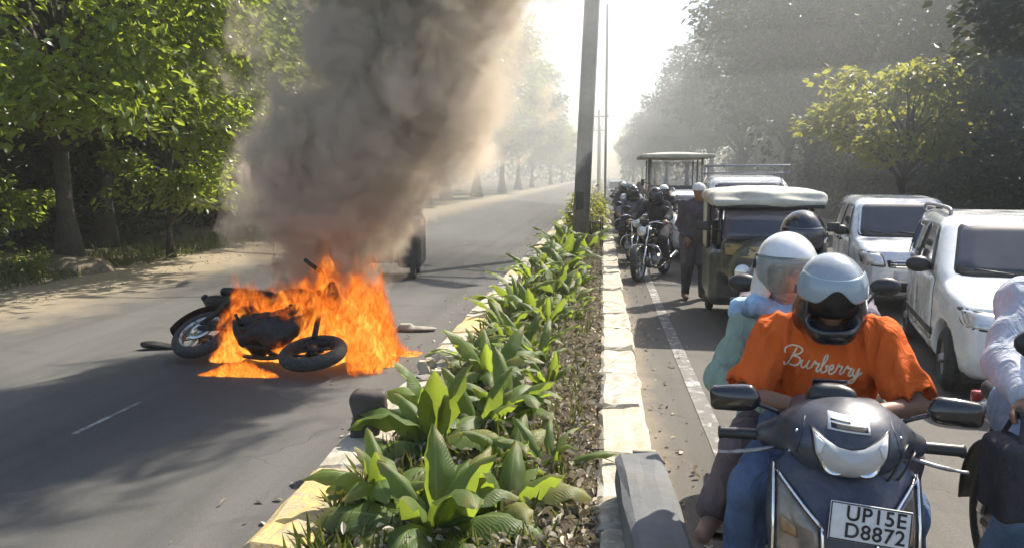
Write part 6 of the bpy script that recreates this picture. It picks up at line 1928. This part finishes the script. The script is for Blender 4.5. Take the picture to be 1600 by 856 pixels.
S.rbox((0, 1.15, 0.745), (0.28, 0.95, 0.11), 0.05)
obj('seat', S.mesh(), M['seat'], sc)
obj('grab_rail', tube(catmull([(-0.14, 1.35, 0.74), (-0.15, 1.65, 0.80), (0, 1.74, 0.82), (0.15, 1.65, 0.80), (0.14, 1.35, 0.74)], 5), 0.014, 7), M['alloy'], sc)
obj('tail_light', box((0, 1.72, 0.64), (0.16, 0.05, 0.07), 0.02), M['red_lens'], sc)
obj('exhaust', tube([(0.17, 0.95, 0.24), (0.19, 1.05, 0.25), (0.19, 1.5, 0.32), (0.19, 1.53, 0.32)], [0.025, 0.05, 0.055, 0.04], 12), M['iron'], sc)
for s in (-1, 1):
    obj('footrest', tube([(s * 0.15, 1.08, 0.30), (s * 0.40, 1.06, 0.30)], 0.018, 8), M['black'], sc)

# ------------------------------------------------------------------ its two riders
JR = dict(pelvis=(0, 1.00, 0.90), chest=(0, 0.91, 1.155), neck=(0, 0.86, 1.305), head=(-0.005, 0.775, 1.42), fwd=(0.02, -1, -0.26), up=(0, -0.26, 1),
          shR=(-0.180, 0.875, 1.235), elR=(-0.295, 0.75, 1.02), wrR=(-0.125, 0.575, 1.04), shL=(0.180, 0.875, 1.235), elL=(0.300, 0.75, 1.015), wrL=(0.12, 0.575, 1.03),
          hipR=(-0.11, 0.96, 0.84), knR=(-0.27, 0.60, 0.70), anR=(-0.30, 0.72, 0.11), toeR=(-0.31, 0.54, 0.04), hipL=(0.11, 0.96, 0.84), knL=(0.25, 0.58, 0.68), anL=(0.27, 0.70, 0.11), toeL=(0.28, 0.52, 0.04))
hR = {'R': dict(d=(0.85, -0.45, 0.15), up=(0, -0.25, 1), side=(0, -1, 0), curl=0.75), 'L': dict(d=(-0.85, -0.45, 0.18), up=(0, -0.25, 1), side=(0, -1, 0), curl=0.75)}
rider, P, eu, shirt = person('person', 'rider in an orange T-shirt and grey helmet, head bowed over the scooter dashboard', JR, dict(skin=M['skin'], top=M['orange'], legs=M['jeans'], shoe=M['brown_cloth']), SX, h=0.0095, seed=3, hands=hR, shirt_k=1.06)
helmet(rider, P(0, 0.020, 0.0), eu, M['helmet_grey'], M['helmet_black'], (R(-4), R(34), 1.42, 0.40), M['visor_grey'], True, 0.93, inner=True)
# lettering across the chest, written in strokes
GL = {'B': ([[(0.55, 2.0), (0.42, 1.3), (0.28, 0.5), (0.1, 0.02), (-0.25, 0.05), (-0.3, 0.35)], [(-0.45, 1.25), (-0.5, 1.75), (0.0, 2.15), (0.75, 2.15), (1.15, 1.85), (0.95, 1.4), (0.45, 1.15), (1.05, 1.0), (1.25, 0.55), (0.9, 0.08), (0.4, -0.02)]], 1.45),
      'u': ([[(0.0, 0.85), (-0.02, 0.3), (0.2, 0.0), (0.5, 0.3), (0.62, 0.95), (0.58, 0.3), (0.72, 0.0), (1.0, 0.35)]], 0.95),
      'r': ([[(0.0, 0.35), (0.18, 1.05), (0.3, 0.82), (0.6, 0.88), (0.5, 0.3), (0.62, 0.0), (0.9, 0.35)]], 0.85),
      'b': ([[(0.0, 0.35), (0.35, 1.5), (0.28, 1.95), (0.1, 1.5), (0.08, 0.3), (0.32, 0.0), (0.6, 0.35), (0.45, 0.8), (0.8, 0.72)]], 0.78),
      'e': ([[(0.0, 0.4), (0.36, 0.6), (0.32, 0.95), (0.08, 0.8), (0.08, 0.2), (0.35, 0.0), (0.75, 0.35)]], 0.72),
      'y': ([[(0.0, 0.85), (0.02, 0.3), (0.28, 0.1), (0.6, 0.9), (0.48, 0.0), (0.25, -0.75), (-0.05, -0.7), (0.25, -0.2), (0.95, 0.5)]], 0.9)}
nk = np.array(JR['neck']) + np.array([0, -0.012, 0.018])
sb0 = BVHTree.FromPolygons([v.co for v in shirt.data.vertices], [tuple(p.vertices) for p in shirt.data.polygons])
ring = []
for th in np.linspace(0, 2 * math.pi, 41):
    q = sb0.find_nearest(Vector(nk + np.array([0.085 * math.cos(th), 0.08 * math.sin(th) - 0.01, 0.0])))[0]
    ring.append(tuple(q))
obj('collar', tube(ring, 0.008, 8, cap=False), M['orange'], shirt)
sbv = BVHTree.FromPolygons([v.co for v in shirt.data.vertices], [tuple(p.vertices) for p in shirt.data.polygons])
us, x0, z0 = 0.0355, -0.160, 1.140
cur = 0.3
strokes = []
for chx in 'Burberry':
    gl, adv = GL[chx]
    for stq in gl:
        pts = []
        for (a, b) in catmull(stq, 7):
            xx_ = x0 + (cur + a + 0.22 * b) * us
            zz_ = z0 + b * us - 0.13 * (cur + a) * us
            q = sbv.ray_cast(Vector((xx_, 0.2, zz_)), Vector((0, 1, 0)))[0]
            if q: pts.append((q.x, q.y - 0.001, q.z))
        if len(pts) > 3: strokes.append(tube(pts, 0.0036, 6))
    cur += adv
obj('shirt_print', join(*strokes), M['print'], shirt)

JP = dict(pelvis=(0, 1.36, 0.90), chest=(-0.05, 1.28, 1.18), neck=(-0.10, 1.24, 1.33), head=(-0.135, 1.19, 1.455), fwd=(0.05, -1, -0.12), up=(0.02, -0.1, 1),
          shR=(-0.265, 1.25, 1.225), elR=(-0.385, 1.14, 0.98), wrR=(-0.20, 0.98, 0.92), shL=(0.10, 1.26, 1.235), elL=(0.28, 1.18, 1.0), wrL=(0.18, 1.0, 0.92),
          hipR=(-0.12, 1.32, 0.85), knR=(-0.30, 0.98, 0.74), anR=(-0.405, 1.12, 0.40), toeR=(-0.44, 0.98, 0.33), hipL=(0.12, 1.32, 0.85), knL=(0.30, 0.98, 0.74), anL=(0.36, 1.12, 0.40), toeL=(0.38, 0.98, 0.33))
pil, P, eu, psh = person('person', 'pillion passenger in a sage green tunic and white helmet, behind the orange shirt', JP, dict(skin=M['skin_light'], top=M['sage'], legs=M['mauve'], shoe=M['skin_light']), SX, h=0.0105, seed=8, sleeve='long', hem=0.45)
helmet(pil, P(0, 0.012, 0.0), eu, M['helmet_white'], M['ink'], (R(-46), R(22), 1.25, 0.0), M['visor'], False, 0.98, band=R(14))
S = SDF((-0.4, 0.95, 1.15), (0.15, 1.4, 1.5), 0.009)
c = P(0, 0.045, -0.055)
S.ell(c, (0.068, 0.072, 0.062), 0.02, rot=eu); S.ell(np.array(P(0, -0.02, -0.15)), (0.085, 0.085, 0.05), 0.05)
S.warp(folds(0.006, 4, 30))
obj('face_mask', S.mesh(), M['mask_cloth'], pil)
S = SDF((-0.5, 1.0, 0.95), (0.2, 1.45, 1.4), 0.012)
for a, b, r in (((-0.13, 1.15, 1.27), (-0.24, 1.16, 1.30), 0.035), ((-0.24, 1.16, 1.30), (-0.31, 1.26, 1.26), 0.04), ((-0.31, 1.26, 1.26), (-0.30, 1.36, 1.12), 0.035), ((-0.13, 1.15, 1.27), (-0.0, 1.18, 1.27), 0.03)):
    S.cap(a, b, r, k=0.04)
S.warp(folds(0.012, 9, 40))
obj('scarf', S.mesh(), M['scarf'], pil)

# ------------------------------------------------------------------ other riders
JG = dict(pelvis=(0, 0.34, 0.90), chest=(0, 0.22, 1.20), neck=(0, 0.17, 1.36), head=(0, 0.11, 1.475), fwd=(0, -1, -0.1), up=(0, 0, 1),
          shR=(-0.19, 0.19, 1.30), elR=(-0.31, 0.0, 1.12), wrR=(-0.325, -0.22, 1.06), shL=(0.19, 0.19, 1.30), elL=(0.31, 0.0, 1.12), wrL=(0.325, -0.22, 1.06),
          hipR=(-0.11, 0.30, 0.88), knR=(-0.23, -0.10, 0.72), anR=(-0.235, 0.12, 0.38), toeR=(-0.24, -0.04, 0.33), hipL=(0.11, 0.30, 0.88), knL=(0.23, -0.10, 0.72), anL=(0.235, 0.12, 0.38), toeL=(0.24, -0.04, 0.33))
BX = Matrix.Translation((1.66, 2.78, 0.008)) @ Matrix.Rotation(R(-4), 4, 'Z')
b2 = empty('motorcycle', (1.66, 2.78, 0.008), R(-4), 'black motorcycle at the right edge of the photo, mostly out of frame', 'motorcycle')
motorcycle(b2, M['gloss_black'])
p2, P, eu, _ = person('person', 'rider in a pale grey shirt and blue jeans at the right edge', JG, dict(skin=M['skin'], top=M['grey_shirt'], legs=M['pale_jeans'], shoe=M['black']), BX, seed=21, sleeve='long', h=0.0115)
helmet(p2, JG['head'], eu, M['helmet_black'], M['ink'], (R(-30), R(22), 1.3, 0.0), M['car_glass'], True)
S = SDF((-0.12, -0.14, -0.35), (0.12, 0.14, 0.06), 0.010)
S.rbox((0, 0, -0.15), (0.095, 0.17, 0.24), 0.03); S.warp(folds(0.008, 2, 30))
bag = obj('carry_bag', S.mesh(), M['dark_cloth'], loc=(1.66 - 0.42, 2.78 - 0.28, 0.99))
tag(bag, 'dark cloth bag hanging from the handlebar of the right-edge motorcycle', 'bag')
obj('bag_strap', tube(catmull([(0, -0.06, -0.04), (0.02, -0.02, 0.045), (0.02, 0.02, 0.045), (0, 0.06, -0.04)], 4), 0.008, 6), M['dark_cloth'], bag)

mo = empty('motorcycle', (0.86, 13.9, 0.008), R(-24), 'dark motorcycle turned toward the kerb, nearest of the queue beside the median', 'motorcycle', 'motorcycles queued beside the median')
motorcycle(mo, M['gloss_black'])
GX = lambda loc, rz, s=0.95: Matrix.Translation(loc) @ Matrix.Rotation(rz, 4, 'Z') @ Matrix.Scale(s, 4)
pg, P, eu, _ = person('person', 'dark-clothed rider on the motorcycle turned toward the kerb', JG, dict(skin=M['skin'], top=M['dark_cloth'], legs=M['dark_cloth'], shoe=M['black']), GX((0.86, 13.9, 0.008), R(-24)), 'riders queued beside the median', h=0.016, seed=31, sleeve='long')
helmet(pg, JG['head'], eu, M['helmet_black'], M['ink'], (R(-30), R(22), 1.3, 0.0), M['car_glass'], True)
mo.scale = (0.95,) * 3
queue = [
    (1.10, 4.50, -6, 'grey_cloth', 'dark_cloth', 'helmet_black', 'rider in a black helmet whose head shows just behind the two scooter riders', 'motorcycle hidden behind the two scooter riders', None),
    (0.62, 16.2, 5, 'grey_cloth', 'dark_cloth', 'helmet_black', 'grey-clothed rider second in the queue beside the median', 'motorcycle second in the queue beside the median', 'q'),
    (1.30, 17.6, -8, 'dark_cloth', 'brown_cloth', 'helmet_white', 'rider with a white helmet in the queue beside the white car', 'motorcycle in the queue beside the white car', 'q'),
    (0.70, 19.2, 8, 'grey_shirt', 'dark_cloth', 'helmet_black', 'pale-shirted rider third in the queue along the kerb', 'motorcycle third in the queue along the kerb', 'q'),
    (0.62, 22.0, -4, 'dark_cloth', 'dark_cloth', 'helmet_grey', 'dark rider fourth in the queue along the kerb', 'motorcycle fourth in the queue along the kerb', 'q'),
    (1.25, 27.5, 3, 'brown_cloth', 'dark_cloth', 'helmet_black', 'brown-shirted rider behind the tall canopied rickshaw', 'motorcycle behind the tall canopied rickshaw', 'q'),
    (0.66, 25.5, 6, 'grey_cloth', 'jeans', 'helmet_white', 'rider fifth in the queue along the kerb', 'motorcycle fifth in the queue along the kerb', 'q'),
    (0.70, 30.0, -3, 'dark_cloth', 'dark_cloth', 'helmet_black', 'farthest rider of the queue along the kerb', 'farthest motorcycle of the queue along the kerb', 'q'),
]
for x, y, a, top, legs, hm, lab, mlab, q in queue:
    sw = {M['dark_cloth'].name: None}
    c = copy_tree(mo); c.location = (x, y, 0.008); c.rotation_euler = (0, 0, R(a))
    tag(c, mlab, 'motorcycle', 'motorcycles queued beside the median' if q else None)
    p = copy_tree(pg); p.matrix_world = GX((x, y, 0.008), R(a), 0.95)
    tag(p, lab, 'person', 'riders queued beside the median' if q else None)
    for ch in kids(p):
        nm = ch.name.split('.')[0]
        mm = {'shirt': M[top], 'trousers': M[legs], 'helmet': M[hm]}.get(nm)
        if mm:
            ch.material_slots[0].link = 'OBJECT'; ch.material_slots[0].material = mm

# standing person beside the auto rickshaw
JS = dict(pelvis=(0, 0.0, 0.90), chest=(0.01, -0.02, 1.20), neck=(0.02, -0.04, 1.38), head=(0.03, -0.07, 1.50), fwd=(0.5, -1, -0.25), up=(0, -0.1, 1),
          shR=(-0.17, 0.0, 1.33), elR=(-0.22, 0.02, 1.07), wrR=(-0.16, -0.12, 0.90), shL=(0.19, -0.02, 1.33), elL=(0.27, -0.06, 1.10), wrL=(0.30, -0.24, 1.08),
          hipR=(-0.09, 0, 0.86), knR=(-0.11, -0.03, 0.47), anR=(-0.12, 0.03, 0.10), toeR=(-0.14, -0.13, 0.04), hipL=(0.09, 0, 0.86), knL=(0.12, -0.05, 0.47), anL=(0.13, 0.02, 0.10), toeL=(0.15, -0.14, 0.04))
ps, P, eu, _ = person('person', 'person in a white cap and long dark tunic standing half behind the auto rickshaw', JS, dict(skin=M['skin'], top=M['dark_violet'], legs=M['dark_cloth'], shoe=M['brown_cloth']), GX((1.31, 11.5, 0.008), R(8), 1.0), h=0.013, seed=41, sleeve='long', hem=0.8)
S = SDF((-0.25, -0.35, 1.35), (0.3, 0.25, 1.75), 0.01)
S.ell(P(0, -0.03, 0.055), (0.088, 0.105, 0.088), 0.0, rot=eu); S.put(lambda X, Y, Z: (Z - (JS['head'][2] + 0.035)) + 0 * X + 0 * Y, (-0.3, -0.4, 1.3), (0.35, 0.3, 1.6), 0.0, op='s')
obj('cap', S.mesh(), M['white_cloth'], ps)

# ------------------------------------------------------------------ the hazy, smoky air of the road
def haze(dens):
    o = obj('haze', box((0, 230, 9.2), (620, 560, 20.4)), None, smooth=False)
    m, nt, N, L, out = volume_mat('road_haze')
    pv = N.new('ShaderNodeVolumePrincipled')
    pv.inputs['Color'].default_value = (0.92, 0.93, 0.90, 1)
    pv.inputs['Density'].default_value = dens
    pv.inputs['Anisotropy'].default_value = 0.1
    L.new(pv.outputs[0], out.inputs['Volume'])
    o.data.materials.append(m)
    tag(o, 'pale smoky haze hanging over the whole road', 'haze', kind='stuff')
HAZE = 0.0014
if HAZE > 0: haze(HAZE)
